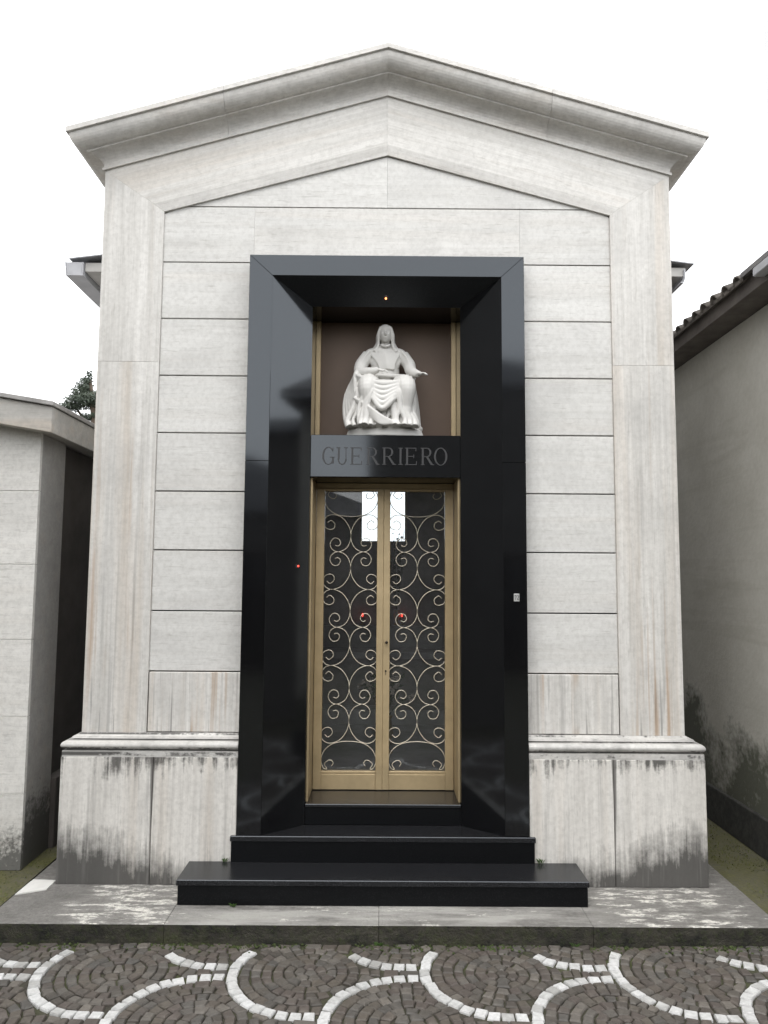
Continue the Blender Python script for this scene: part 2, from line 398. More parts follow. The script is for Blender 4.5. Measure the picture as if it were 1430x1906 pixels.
# ------------------------------------------------------------------ black granite doorway
ZT, ZTI, ZTB = 3.6535, 3.530, 3.410; Z2 = .3524; Z3 = .4686; XO, XB, XL = .8055, .671, .4495; ZJ = 2.43
LZ0, LZ1 = 2.3655, 2.6194
def slab(name, q, t=(0, .03, 0), mat=GR, par=MZ, bevel=.0012):
    q = [Vector(p) for p in q]; t = Vector(t); v = q + [p + t for p in q]; n = len(q)
    f = [tuple(range(n)), tuple(range(2 * n - 1, n - 1, -1))] + [(i, (i + 1) % n, n + (i + 1) % n, n + i) for i in range(n)]
    return pyd(name, v, f, mat, par, bevel=bevel)
e = .0008; GR_S = granite('black_granite_dusty', 0.42, 0.006, 0.4)
for s in (-1, 1):
    # flat outer band (two lengths), mitred at the top
    slab('granite_band', [(s * XO, YS, Z2 + e), (s * XB, YS, Z2 + e), (s * XB, YS, ZJ - e), (s * XO, YS, ZJ - e)], (0, .11, 0))
    slab('granite_band', [(s * XO, YS, ZJ + e), (s * XB, YS, ZJ + e), (s * XB, YS, ZTI - e), (s * XO, YS, ZT - e)], (0, .11, 0))
    # splayed reveal
    def sp(x, y, z): return (s * x, y, z)
    tdir = (s * .04, .02, 0)
    slab('granite_reveal', [sp(XB - .0005, YS + .003, Z2 + e), sp(XL, YL, Z2 + e), sp(XL, YL, ZJ - .0001), sp(XB - .0005, YS + .003, ZJ - .0001)], tdir, bevel=0)
    slab('granite_reveal', [sp(XB - .0005, YS + .003, ZJ + .0001), sp(XL, YL, ZJ + .0001), sp(XL, YL, ZTB - e), sp(XB - .0005, YS + .003, ZTI - e)], tdir, bevel=0)
    a, b = sorted((s * XL, s * (XL + .02))); G().box(a, b, YL + .001, 4.95, Z2, 3.45).build('granite_jamb', GR, MZ)
slab('granite_band', [(-XO, YS, ZT), (XO, YS, ZT), (XB, YS, ZTI), (-XB, YS, ZTI)], (0, .11, 0))
slab('granite_soffit', [(-XB, YS + .003, ZTI - .0005), (XB, YS + .003, ZTI - .0005), (XL, YL, ZTB), (-XL, YL, ZTB)], (0, .02, .04), GR_S)
G().box(-XL, XL, YL + .001, 4.95, ZTB + .001, ZTB + .02).build('niche_ceiling', GR, MZ)
lintel = G().box(-XL + .001, XL - .001, YL, YD - .03, LZ0, LZ1).build('lintel', GR, MZ, bevel=.002)
tag(lintel, 'black granite lintel carved with a family name')
GRL = plain('dull_cut_granite', (0.030, 0.030, 0.032), 0.5)

# serif capitals, raised from the lintel
def letter(ch, x0, x1, z0, z1):
    w, h = x1 - x0, z1 - z0; g = G(); cnt = [0]
    def quad(p):
        d = .0025 + .00012 * cnt[0]; cnt[0] += 1
        g.prism([(x0 + a, z0 + b) for a, b in p], YL - d, YL + .002)
    def bar(a0, a1, b0, b1): quad([(a0, b0), (a1, b0), (a1, b1), (a0, b1)])
    def arc(cx, cz, rx, rz, a0, a1, tk, tn, n=14):
        d = .0025 + .00012 * cnt[0]; cnt[0] += 1
        for k in range(n):
            p = []
            for q in (k, k + 1):
                t = R(a0 + (a1 - a0) * q / n); th = tn + (tk - tn) * abs(math.cos(t)) ** 1.5
                p.append((cx + rx * math.cos(t), cz + rz * math.sin(t), cx + (rx - th) * math.cos(t), cz + (rz - th) * math.sin(t)))
            (a, b, c, dd), (a2, b2, c2, d2) = p
            g.prism([(x0 + a, z0 + b), (x0 + a2, z0 + b2), (x0 + c2, z0 + d2), (x0 + c, z0 + dd)], YL - d, YL + .002)
    K, T, S = .0115, .0045, .006
    if ch == 'I': bar(w / 2 - K / 2, w / 2 + K / 2, 0, h); bar(0, w, 0, T); bar(0, w, h - T, h)
    if ch == 'E':
        bar(S, S + K, 0, h); bar(0, w * .95, 0, T); bar(0, w * .9, h - T, h); bar(S + K, w * .72, h * .5 - T / 2, h * .5 + T / 2)
        bar(w * .95 - T, w * .95, T, h * .22); bar(w * .9 - T, w * .9, h * .80, h - T); bar(w * .72 - T * .8, w * .72, h * .40, h * .60)
    if ch == 'R':
        bar(S, S + K, 0, h); bar(0, S * 2 + K, 0, T); bar(0, S + K, h - T, h)
        bar(S + K, w * .5, h - T, h); bar(S + K, w * .5, h * .47, h * .47 + T)
        arc(w * .48, h * .735, w * .34, h * .265, -90, 90, K, T)
        quad([(w * .40, h * .47), (w * .40 + K * 1.15, h * .47), (w * .97, 0), (w * .97 - K * 1.3, 0)]); bar(w * .80, w * 1.04, 0, T)
    if ch == 'O': arc(w / 2, h / 2, w / 2, h * .52, 0, 360, K, T, 30)
    if ch == 'G':
        arc(w * .52, h / 2, w * .52, h * .52, 42, 318, K, T, 22)
        bar(w * .82, w * .82 + K, h * .06, h * .40); bar(w * .64, w * 1.05, h * .40, h * .40 + T); bar(w * .86, w * .86 + T, h * .72, h * .98)
    if ch == 'U':
        bar(w * .13, w * .13 + K, h * .34, h); bar(w * .82, w * .82 + T, h * .34, h); bar(0, w * .36, h - T, h); bar(w * .68, w * 1.0, h - T, h)
        arc(w * .475 + .003, h * .34, w * .345 + .004, h * .36, 180, 360, K * .8, T * 1.3)
    return g.build('letter', GRL, lintel)
cs = [(180, 280), (298, 392), (415, 518), (550, 655), (682, 792), (815, 852), (872, 975), (1003, 1110), (1113, 1224)]
for ch, (c0, c1) in zip('GUERRIERO', cs):
    letter(ch, -.379 + (c0 - 180) * .000718, -.379 + (c1 - 180) * .000718, 2.4395, 2.5435)

# threshold and steps
def step(name, boxes, mat):
    return boxes
g = G().box(-XL + .001, XL - .001, YL, 4.95, Z2 + .001, Z3 - .02).build('threshold', GR_R, MZ, bevel=.002)
pyd('sill', G().box(-XL + .001, XL - .001, YL - .006, 4.95, Z3 - .0195, Z3).v, G().box(0, 1, 0, 1, 0, 1).f, GR_M, g, bevel=.003)
st = G().box(-XO + .002, XO - .002, YP - .0015, YL + .02, .19, Z2 - .03).box(-.831, .831, 4.264, YP - .002, .2145, Z2 - .03).build('step', GR_R, MZ)
G().prism([(0, 0)] * 0 or [(-.837, Z2 - .0295), (.837, Z2 - .0295), (.837, Z2), (-.837, Z2)], 4.258, YP - .0015).build('tread', GR_M, st, bevel=.003)
G().box(-XO + .002, XO - .002, YP - .001, 4.9, Z2 - .0292, Z2 - .0004).build('tread', GR_M, st)
st = G().box(-1.054, 1.054, 4.022, YP - .002, ZK, .2137 - .03).build('step', GR_R, MZ, bevel=.002)
G().box(-1.061, 1.061, 4.015, YP - .0015, .2137 - .0295, .2137).build('tread', GR_M, st, bevel=.003)

# house number on the right band, small ceiling lamp, red glowing dot
PL = plain('white_enamel', (0.42, 0.42, 0.41), 0.35); INK = plain('number_ink', (0.02, 0.02, 0.02), 0.5)
npl = G().box(.729, .761, YS - .006, YS - .0002, 1.637, 1.681).build('number_plate', PL, MZ, bevel=.002); tag(npl, 'tiny white enamel number plate on the right granite band')
g = G()
for i, (a, b, c, d) in enumerate([(.733, .743, 1.668, 1.672)]): g.box(a, b, YS - .0072, YS - .006, c, d)
g.prism([(.7405, 1.6675), (.7435, 1.6675), (.739, 1.647), (.736, 1.647)], YS - .0071, YS - .0061); g.build('digit', INK, npl)
g = G().box(.747, .757, YS - .0072, YS - .0061, 1.647, 1.6505).box(.748, .756, YS - .0071, YS - .0061, 1.6685, 1.672).box(.7535, .757, YS - .0073, YS - .0061, 1.660, 1.6684)
g.prism([(.747, 1.6507), (.7505, 1.6507), (.757, 1.6598), (.7535, 1.6598)], YS - .0074, YS - .0061); g.build('digit', INK, npl)
AMB = emitter('amber_bulb', (1.0, 0.26, 0.09), 2.0); RED = emitter('red_lamp', (1.0, 0.05, 0.03), 1.6)
lp = G().lathe([(.014, .0), (.014, -.008), (.010, -.010)], (-.004, 4.40, 3.459)).build('ceiling_lamp', GRL, MZ)
G().ell((-.004, 4.40, 3.443), (.006, .006, .007)).build('bulb', AMB, lp, True)
def reveal_pt(z, t): return (-(XB + (XL - XB) * t), YS + .003 + (YL - YS - .003) * t, z)
p = reveal_pt(1.83, .72); ind = G().lathe([(.010, -.008), (.010, .008)], (p[0] - .002, p[1] + .001, p[2])).build('red_dot', GRL, MZ)  # small glowing red dot on the left reveal
G().ell((p[0] + .007, p[1] - .006, p[2]), (.0055, .0055, .0055)).build('bulb', RED, ind, True)

# ------------------------------------------------------------------ gilded door
fr = G()
XJ = .436
for s in (-1, 1):
    a, b = sorted((s * XJ, s * (XL - .0005))); fr.box(a, b, YL + .035, YD + .05, Z3 + .0005, LZ0 - .001)
fr.box(-XJ + .0005, XJ - .0005, YD - .012, YD + .05, 2.330, LZ0 - .001)
fr.build('door_frame', GOLD, MZ, bevel=.002)
for s in (-1, 1):
    a, b = sorted((s * .418, s * (XL - .0005))); G().box(a, b, YD - .045, YD + .012, LZ1 + .0005, ZTB - .0005).build('niche_frame', GOLD, MZ, bevel=.002)
BROWN = plain('brown_board', (0.105, 0.066, 0.042), 0.55, 0, 0.10, 3)
G().box(-.4175, .4175, YD - .018, YD + .03, LZ1 + .0005, ZTB - .0005).build('niche_back_board', BROWN, MZ)
G().box(-XL, XL, YD + .051, 4.95, LZ0, ZTB - .0005).build('niche_back_wall', DARK, MZ)

k_ = .238 / 205
Cw = [(205, 277), (222, 264), (244, 283), (240, 306), (220, 315), (193, 303), (184, 270), (203, 241), (240, 232), (288, 252), (322, 298), (333, 345), (326, 388), (304, 421), (265, 437),
      (233, 424), (220, 394), (238, 364), (266, 366), (277, 390), (264, 405), (247, 400)]
Uw = [(246, 118), (255, 133), (245, 148), (226, 146), (210, 128), (222, 104), (205, 108), (192, 140), (196, 175), (217, 210), (262, 238), (335, 248)]
def scroll_pts(kind, cx, cz, sx, sz):
    if kind == 'C': return [(cx + sx * (a - 333) * k_, YD + .004, cz - sz * (b - 345) * k_) for a, b in Cw]
    right = [(670 - a, b) for a, b in Uw[::-1]]
    return [(cx + (a - 335) * k_ * 1.02, YD + .004, cz - sz * (b - 248) * k_) for a, b in Uw[:-1] + right]
def leaf(s):
    x0, x1 = (-XJ + .003, -.0065) if s < 0 else (-.0058, XJ - .003)
    lo_, li_ = (.052, .041) if s < 0 else (.041, .052)
    a, b = x0 + lo_, x1 - li_
    f = G().box(x0, a, YD - .02, YD + .024, Z3 + .004, 2.3285).box(b, x1, YD - .02, YD + .024, Z3 + .004, 2.3285)
    f.box(a + .0003, b - .0003, YD - .017, YD + .022, Z3 + .004, .5645).box(a + .0003, b - .0003, YD - .012, YD + .022, .5655, .5815).box(a + .0003, b - .0003, YD - .018, YD + .023, 2.3135, 2.3285)
    d = f.build('door_leaf', GOLD, MZ, bevel=.0018)
    tag(d, 'left leaf of the gilded glazed door' if s < 0 else 'right leaf of the gilded glazed door')
    G().box(a + .0006, b - .0006, YD + .014, YD + .019, .582, 2.313).build('pane', PANE, d)
    cx = (a + b) / 2; ZS0, ZS1 = 2.1647, .7457; H = (ZS0 - ZS1) / 6; zt = ZS0; kk = H / (205 * k_)
    wide = (b - a) / 2 / (149 * k_) * 1.035
    def mk(kind, cz, sx, sz):
        pts = scroll_pts(kind, 0, 0, sx, sz)
        pts = [(cx + p[0] * wide, p[1], cz + p[2] * kk) for p in pts]
        q = spline(pts, 5)
        rad = [.0024] * len(q)
        G().tube(q, rad, 6).build('scroll', WIRE, d, True, fix=False)
    for i in range(6):
        top, bot = zt - H * i, zt - H * (i + 1)
        if i % 2 == 0: cz = top - 113 / 205 * H; sz = 1
        else: cz = bot + 113 / 205 * H; sz = -1
        for sx in (1, -1): mk('C', cz, sx, sz)
    mk('U', zt - .012, 1, 1); mk('U', ZS1 + .012, 1, -1)
    return d
dl = leaf(-1); dr = leaf(1)
G().box(-.022, -.0072, YD + .0245, YD + .032, Z3 + .01, 2.325).box(-.0071, .012, YD + .0243, YD + .0318, Z3 + .01, 2.325).build('meeting_bar', GOLD, dl)
BR = plain('dark_bronze', (0.03, 0.025, 0.02), 0.4, 0.6)
lk = G().tube([(.0155, YD - .020, 1.367), (.0155, YD - .030, 1.367), (.0155, YD - .040, 1.367)], [.008, .005, .009], 12).build('door_knob', BR, dr, True)
G().tube([(.012, YD - .0195, 1.19), (.012, YD - .024, 1.19)], [.006, .005], 10).box(.0105, .0135, YD - .0225, YD - .0198, 1.165, 1.184).build('keyhole_plate', BR, dr)

# ------------------------------------------------------------------ chamber behind the facade
PLAS = plain('chamber_plaster', (0.42, 0.41, 0.39), 0.85, 0, 0.15, 3); IN = plain('interior_marble', (0.34, 0.32, 0.31), 0.3, 0, 0.25, 5)
INF = plain('interior_floor_marble', (0.5, 0.5, 0.5), 0.2, 0, 0.2, 4)
YR = 7.75
for s in (-1, 1):
    a, b = sorted((s * 1.5, s * 1.66)); G().box(a, b, 4.951, YR + .15, ZK, 3.95).build('chamber_wall', PLAS, MZ)
    for zi in range(4):
        for yi in range(3):
            a, b = sorted((s * 1.48, s * 1.4995)); G().box(a, b, 5.0 + yi * .92, 5.90 + yi * .92, .48 + zi * .7, 1.16 + zi * .7).build('burial_slab', IN, MZ, bevel=.004)
wx0, wx1, wz0, wz1 = -.243, .243, 2.137, 2.95
G().box(-1.499, wx0, YR, YR + .15, ZK, 3.95).box(wx1, 1.499, YR, YR + .15, ZK, 3.95).box(wx0 + .0003, wx1 - .0003, YR + .001, YR + .149, ZK, wz0).box(wx0 + .0003, wx1 - .0003, YR + .001, YR + .149, wz1, 3.95).build('rear_wall', IN, MZ)
rw = G().box(wx0, wx0 + .02, YR + .05, YR + .09, wz0, wz1).box(wx1 - .02, wx1, YR + .05, YR + .09, wz0, wz1).box(wx0 + .0205, wx1 - .0205, YR + .05, YR + .09, wz0, wz0 + .02).box(wx0 + .0205, wx1 - .0205, YR + .05, YR + .09, wz1 - .02, wz1).build('rear_window', GOLD, MZ)
G().box(wx0 + .0205, wx1 - .0205, YR + .068, YR + .072, wz0 + .0205, wz1 - .0205).build('pane', PANE, rw)
G().box(-1.4795, 1.4795, 4.951, YR - .001, Z3 - .1, Z3 - .002).build('chamber_floor', INF, MZ)
G().box(-1.4795, 1.4795, 4.951, YR - .001, 3.3, 3.4).build('chamber_ceiling', IN, MZ)
ZN = plain('zinc_sheet', (0.30, 0.305, 0.32), 0.45, 0.3, 0.15, 6); GUT = plain('pale_painted_gutter', (0.40, 0.405, 0.425), 0.5, 0, 0.1, 8)
G().box(-1.655, 1.655, 5.06, 6.2, 3.951, 4.0).build('flat_roof', ZN, MZ)
q_ = 1.1415
def ex(x): return (x + .022) * q_ - .022
def ez(z): return 1.75 + (z - 1.75) * q_
for s in (-1, 1):
    a, b = sorted((s * 1.55, s * (ex(2.195)))); G().box(a, b, 6.08, 8.0, ez(3.985), ez(4.05)).build('eave_slab', PLAS, MZ)
    gp = [(2.20, 3.945), (2.325, 3.945), (2.335, 4.045), (2.327, 4.045), (2.318, 3.955), (2.208, 3.955), (2.208, 4.045), (2.20, 4.045)] if s < 0 else \
         [(2.20 - .05, 3.925), (2.17, 3.925), (2.185, 3.96), (2.185, 4.03), (2.178, 4.03), (2.178, 3.965), (2.168, 3.935), (2.15, 3.935)]
    G().prism([(s * ex(x), ez(z)) for x, z in gp], 6.05, 8.02).build('gutter', GUT, MZ)
    if s < 0: G().prism([(s * ex(x), ez(z)) for x, z in ((2.21, 3.956), (2.317, 3.956), (2.326, 4.044), (2.21, 4.044))], 6.052, 6.062).build('gutter_cap', GUT, MZ)
    e_ = ex(2.30) if s < 0 else ex(2.245)
    G().prism([(s * e_, ez(4.062)), (s * e_, ez(4.070)), (0, ez(4.070) + .13 * e_), (0, ez(4.062) + .13 * e_)], 6.035, 8.04).build('roof', ZN, MZ)
    a, b = sorted((s * 1.56, s * 1.659)); G().box(a, b, 6.2, 8.0, 3.9505, ez(3.985) - .001).build('upper_wall', PLAS, MZ)
G().box(-1.559, 1.559, 6.2, 6.3, 3.9505, ez(3.985) + .2).build('upper_wall', PLAS, MZ)

# ================================================================== things in and on the mausoleum
# statue: a single veiled seated figure in a wide mantle, cloth gathered over the lap
def statue():
    g = G(); cx, cy, cz = -0.004, 4.585, LZ1
    def E(c, r): g.ell(c, r, 20, 13)
    def Tb(p, r, n=10): q = spline(p, 6); m = len(q); rr = []
    def tb(p, r, n=10):
        q = spline(p, 6)
        if isinstance(r, (list, tuple)):
            t = np.linspace(0, len(r) - 1, len(q)); rr = [float(v) for v in np.interp(t, range(len(r)), r)]
        else: rr = [r] * len(q)
        g.tube(q, rr, n)
    # base and rocky seat
    g.lathe([(.0, .0), (.235, .0), (.238, .012), (.23, .03), (.225, .045), (.20, .055), (0, .055)], (0, 0, 0), 32)
    for i in range(len(g.v)): x, y, z = g.v[i]; g.v[i] = (x * 1.02, y * .52, z)
    rnd = random.Random(3)
    for i in range(26):
        a = rnd.uniform(0, 6.28); E((.19 * math.cos(a), .085 * math.sin(a) + .01, .06 + rnd.uniform(-.01, .02)), (rnd.uniform(.02, .05), rnd.uniform(.02, .03), rnd.uniform(.015, .035)))
    E((.0, .06, .19), (.17, .075, .15)); E((.02, .05, .27), (.15, .085, .09))
    # torso, shoulders, head bowed a little
    tb([(0, .055, .27), (0, .06, .40), (-.002, .055, .50), (-.002, .045, .565), (0, .035, .60)], [.105, .09, .092, .075, .034], 18)
    E((-.08, .045, .535), (.048, .044, .042)); E((.08, .045, .535), (.048, .044, .042)); E((0, .05, .54), (.11, .05, .04))
    tb([(0, .035, .59), (0, .018, .65)], [.030, .028]); E((0, -.002, .658), (.038, .043, .052)); E((0, -.012, .632), (.024, .026, .026))
    tb([(0, -.043, .668), (0, -.050, .652), (0, -.046, .646)], [.005, .007, .006], 8)
    E((0, -.036, .630), (.011, .008, .0045))
    # veil
    E((0, .014, .676), (.049, .050, .054)); tb([(0, .05, .69), (0, .062, .62), (0, .075, .52)], [.04, .042, .06])
    for s in (-1, 1):
        for j in range(3):
            tb([(s * .030, -.016 + j * .012, .706), (s * (.045 + j * .002), -.010 + j * .014, .660), (s * (.044 + j * .004), .002 + j * .014, .615), (s * (.050 + j * .010), .0 + j * .016, .580), (s * (.070 + j * .016), -.004 + j * .018, .550)], [.008, .010, .010, .011, .012])
    E((-.07, .04, .55), (.06, .045, .035)); E((.07, .04, .55), (.06, .045, .035))
    # bodice: folds running from the shoulders together to a sash
    E((0, .022, .49), (.095, .050, .08))
    for i in range(13):
        u = -1 + i / 6
        tb([(u * .098, .012 + .012 * abs(u), .574 - .012 * abs(u)), (u * .078, -.026 + .026 * abs(u), .525), (u * .050 + .006, -.036 + .016 * abs(u), .475), (u * .040 + .01, -.034 + .01 * abs(u), .43)], [.008, .0115, .0105, .008], 8)
    tb([(-.098, .02, .405), (-.04, -.036, .388), (.05, -.038, .388), (.10, .02, .405)], .012, 8)
    tb([(-.03, -.010, .592), (0, -.026, .578), (.03, -.010, .592)], .008, 8)
    # arms in wide sleeves
    tb([(-.108, .04, .535), (-.150, .015, .47), (-.152, -.03, .41), (-.095, -.085, .40), (-.045, -.105, .405)], [.042, .040, .038, .027, .018], 14)
    tb([(.108, .04, .535), (.148, .02, .475), (.158, -.02, .425), (.185, -.08, .392), (.205, -.115, .382)], [.042, .039, .036, .026, .017], 14)
    def hand(w, d, upv, sc=1.0, thumb=1):
        w = Vector(w); d = Vector(d).normalized(); upv = Vector(upv).normalized(); sd = d.cross(upv).normalized()
        for kx in range(5): g.tube([w + sd * (kx - 2) * .0055, w + d * .034 + sd * (kx - 2) * .006], [.0085, .008], 8)
        for kx, L in enumerate((.028, .036, .039, .035)):
            b = w + d * .032 + sd * (kx - 1.5) * .0088
            tb([b, b + d * L * .5 + upv * .004, b + d * L - upv * .006], [.0056, .0050, .0038], 7)
        b = w + d * .010 + sd * .014 * thumb; tb([b, b + d * .018 + sd * .014 * thumb, b + d * .034 + sd * .016 * thumb], [.0065, .0055, .0042], 7)
    hand((-.045, -.105, .408), (1, -.25, -.25), (0, -.3, 1)); hand((.203, -.112, .384), (.70, -.6, -.22), (0, 0, 1), 1, -1)
    for s in (-1, 1):
        for j in range(4):
            tb([(s * (.098 + .014 * j), .0 + .012 * j, .560 - .010 * j), (s * (.142 + .011 * j), -.012 + .014 * j, .49), (s * (.150 + .011 * j), -.040 + .018 * j, .415 - .006 * j), (s * (.135 + .012 * j), -.04 + .022 * j, .37)], [.007, .010, .011, .008], 8)
    # thighs, knees, lower legs under the robe
    tb([(-.06, .05, .28), (-.095, -.06, .315), (-.105, -.11, .29), (-.10, -.10, .18), (-.10, -.095, .07)], [.08, .075, .060, .046, .050], 16)
    tb([(.06, .05, .28), (.11, -.06, .315), (.125, -.11, .29), (.12, -.10, .18), (.12, -.095, .07)], [.08, .075, .060, .044, .048], 16)
    E((0, -.05, .29), (.12, .07, .055)); E((.01, -.06, .17), (.12, .05, .14))
    # feet
    tb([(.13, -.10, .075), (.148, -.135, .068), (.160, -.155, .062)], [.022, .017, .010]); tb([(-.07, -.10, .072), (-.075, -.135, .066), (-.078, -.15, .062)], [.02, .016, .010])
    # long skirt folds from the knees to the ground, swept to one side
    E((.0, -.075, .20), (.165, .045, .14)); E((-.01, -.07, .10), (.185, .05, .07))
    rr = random.Random(5)
    for i in range(15):
        u = i / 14; xk = -.165 + .33 * u; xg = -.228 + .43 * u + rr.uniform(-.012, .012); sw = rr.uniform(-.028, .012)
        edge = abs(2 * u - 1) ** 3 * .035; dk = -.140 + edge - .016 * math.cos((u - .22) * 11.5); big = rr.choice((.012, .016, .021))
        tb([(xk, dk + .05, .318), (xk + sw * .4, dk + .002, .27), ((xk + xg) / 2 + sw, dk + .008, .17), (xg, dk + .004, .095), (xg + rr.uniform(-.012, .012), dk - .008, .055)], [.010, big * .85, big, big, big * 1.25], 9)
    # cloth gathered across the lap, hanging in swags
    E((-.01, -.09, .30), (.14, .045, .05))
    for j in range(6):
        d0 = .021 * j; w_ = 1 - .07 * j
        tb([(-.185 * w_, -.060 - .008 * j, .388 - d0 * .8), (-.12 * w_, -.118 - .006 * j, .345 - d0 * 1.1), (-.02, -.140 - .005 * j, .312 - d0 * 1.5), (.075 * w_, -.132 - .005 * j, .325 - d0 * 1.05), (.15 * w_, -.105, .352 - d0 * .7)], [.012, .0165, .0175, .0165, .011], 9)
    # left mantle edge falling in a curve to the rock, diagonal hem
    for j in range(6):
        tb([(-.135, .03 - .012 * j, .49 - .02 * j), (-.185 + .001 * j, .01 - .014 * j, .40), (-.238 + .012 * j, -.005 - .014 * j, .27), (-.245 + .02 * j, -.02 - .016 * j, .15), (-.228 + .03 * j, -.035 - .018 * j, .06)], [.010, .014, .017, .018, .016], 9)
    for j in range(5):
        tb([(-.19 + .01 * j, -.10 - .004 * j, .235 - .014 * j), (-.11 + .01 * j, -.148, .175 - .018 * j), (-.02, -.160, .105 - .010 * j), (.06, -.150, .072)], [.008, .013, .014, .009], 8)
    # right mantle
    for j in range(4):
        tb([(.14, .03, .47), (.172 - .004 * j, .03 - .02 * j, .36), (.195 - .006 * j, .03 - .022 * j, .22), (.21 - .012 * j, .02 - .02 * j, .07)], [.012, .016, .017, .017], 9)
    me = bpy.data.meshes.new('tmp'); me.from_pydata(g.v, [], g.f)
    tmp = bpy.data.objects.new('tmp', me); COL.objects.link(tmp)
    bm = bmesh.new(); bm.from_mesh(me); bmesh.ops.recalc_face_normals(bm, faces=bm.faces); bm.to_mesh(me); bm.free()
    rm = tmp.modifiers.new('r', 'REMESH'); rm.mode = 'VOXEL'; rm.voxel_size = .0036
    sm = tmp.modifiers.new('s', 'SMOOTH'); sm.iterations = 1; sm.factor = .5
    dg = bpy.context.evaluated_depsgraph_get(); m2 = bpy.data.meshes.new_from_object(tmp.evaluated_get(dg)); bpy.data.objects.remove(tmp)
    co = np.empty(len(m2.vertices) * 3, np.float32); m2.vertices.foreach_get('co', co); co = co.reshape(-1, 3)
    for s in (-1, 1):                                # eye hollows
        d = np.linalg.norm(co - np.array([s * .0145, -.041, .666]), axis=1); co[:, 1] += .006 * np.exp(-(d / .009) ** 2)
    co *= 1.0; co += np.array([cx, cy, cz + .0005]); m2.vertices.foreach_set('co', co.ravel()); m2.update()
    m2.name = 'statue'; o = put('statue', m2, MARBLE, None, True); return o
sto = statue()
tag(sto, 'white statue of a veiled seated figure in draped robes above the door', 'statue')

# altar, vases and votive lamps seen through the glass
ALT = plain('altar_marble', (0.55, 0.54, 0.53), 0.25, 0, 0.2, 5)
al = empty('altar', (0, 7.4, Z3)); tag(al, 'grey marble altar inside the dark chamber behind the door', 'altar')
G().box(-.75, .75, 7.2, 7.74, Z3 - .0015, 1.02).build('altar_block', IN, al, bevel=.006)
G().box(-.85, .85, 7.12, 7.74, 1.0205, 1.08).build('altar_top', ALT, al, bevel=.006)
G().box(-1.0, 1.0, 6.85, 7.1195, Z3 - .0015, .60).build('altar_step', ALT, al, bevel=.006)
G().box(-.6, .6, 7.62, 7.74, 1.0805, 1.30).build('altar_shelf', ALT, al, bevel=.005)
WAX = plain('red_votive_glass', (0.30, 0.02, 0.015), 0.2); BRS = plain('brass', (0.45, 0.32, 0.12), 0.35, 0.8)
for x, l in ((-.205, 'red votive lamp glowing behind the left door leaf'), (.193, 'red votive lamp glowing behind the right door leaf')):
    v = empty('votive_lamp', (x, 7.66, 1.3005)); tag(v, l, 'lamp', 'votive lamps on the altar')
    G().lathe([(.03, 0), (.03, .008), (.012, .015), (.012, .03)], (x, 7.665, 1.3005)).build('lamp_base', BRS, v, True)
    G().lathe([(.016, .0302), (.024, .05), (.024, .075), (.018, .08)], (x, 7.665, 1.3005)).build('lamp_cup', WAX, v, True)
    G().ell((x, 7.665, 1.402), (.009, .009, .017)).build('flame', RED, v, True)
LEAF = plain('vase_leaves', (0.05, 0.085, 0.035), 0.6, 0, 0.3, 20); FLW = plain('pale_flowers', (0.5, 0.42, 0.36), 0.7, 0, 0.2, 30)
def vase(x, y, z, seed, label, cat='vase', sc=1.0, tall=.35):
    rd = random.Random(seed); v = empty('flower_vase', (x, y, z)); tag(v, label, cat)
    G().lathe([(.04 * sc, 0), (.045 * sc, .01), (.02 * sc, .03), (.05 * sc, .10 * sc + .03), (.035 * sc, .2 * sc), (.045 * sc, .22 * sc)], (x, y, z)).build('vase_body', BRS, v, True)
    lg, fg = G(), G()
    for i in range(26):
        a = rd.uniform(0, 6.28); t = rd.uniform(.2, 1); h = tall * rd.uniform(.5, 1); b = Vector((x, y, z + .2 * sc)); tip = b + Vector((math.cos(a) * t * .16 * sc, math.sin(a) * t * .10 * sc, h))
        lg.tube([b, (b + tip) / 2 + Vector((0, 0, .03)), tip], [.003, .003, .002], 4)
        for q in range(3):
            c = b + (tip - b) * rd.uniform(.5, 1); d = Vector((rd.uniform(-1, 1), rd.uniform(-1, 1), rd.uniform(-.2, 1))).normalized() * .05 * sc; n_ = d.cross(Vector((rd.random(), rd.random(), rd.random()))).normalized() * .014 * sc
            lg.add([c, c + d * .5 + n_, c + d, c + d * .5 - n_], [(0, 1, 2, 3)])
        if i % 2 == 0:
            for q in range(6): d = Vector((rd.uniform(-1, 1), rd.uniform(-1, 1), rd.uniform(-1, 1))) * .018 * sc; fg.ell(tip + d, (.013 * sc, .013 * sc, .009 * sc), 6, 4)
    tag(lg.build('stems', LEAF, v, fix=False), kind='stuff'); tag(fg.build('blooms', FLW, v, True, fix=False), kind='stuff')
vase(.02, 5.75, Z3 - .002, 2, 'brass vase of pale flowers low behind the door, before the altar', tall=.32, sc=1.25)
vase(.14, 7.675, 1.3005, 9, 'slim vase of leafy stems silhouetted against the bright rear window', sc=.7, tall=.84)

# ================================================================== GROUND
GND = plain('bare_ground', (0.10, 0.095, 0.085), 0.95, 0, 0.3, 2)
tag(G().box(-300, 300, -300, 300, -.6, -.045).build('ground', GND), kind='structure')

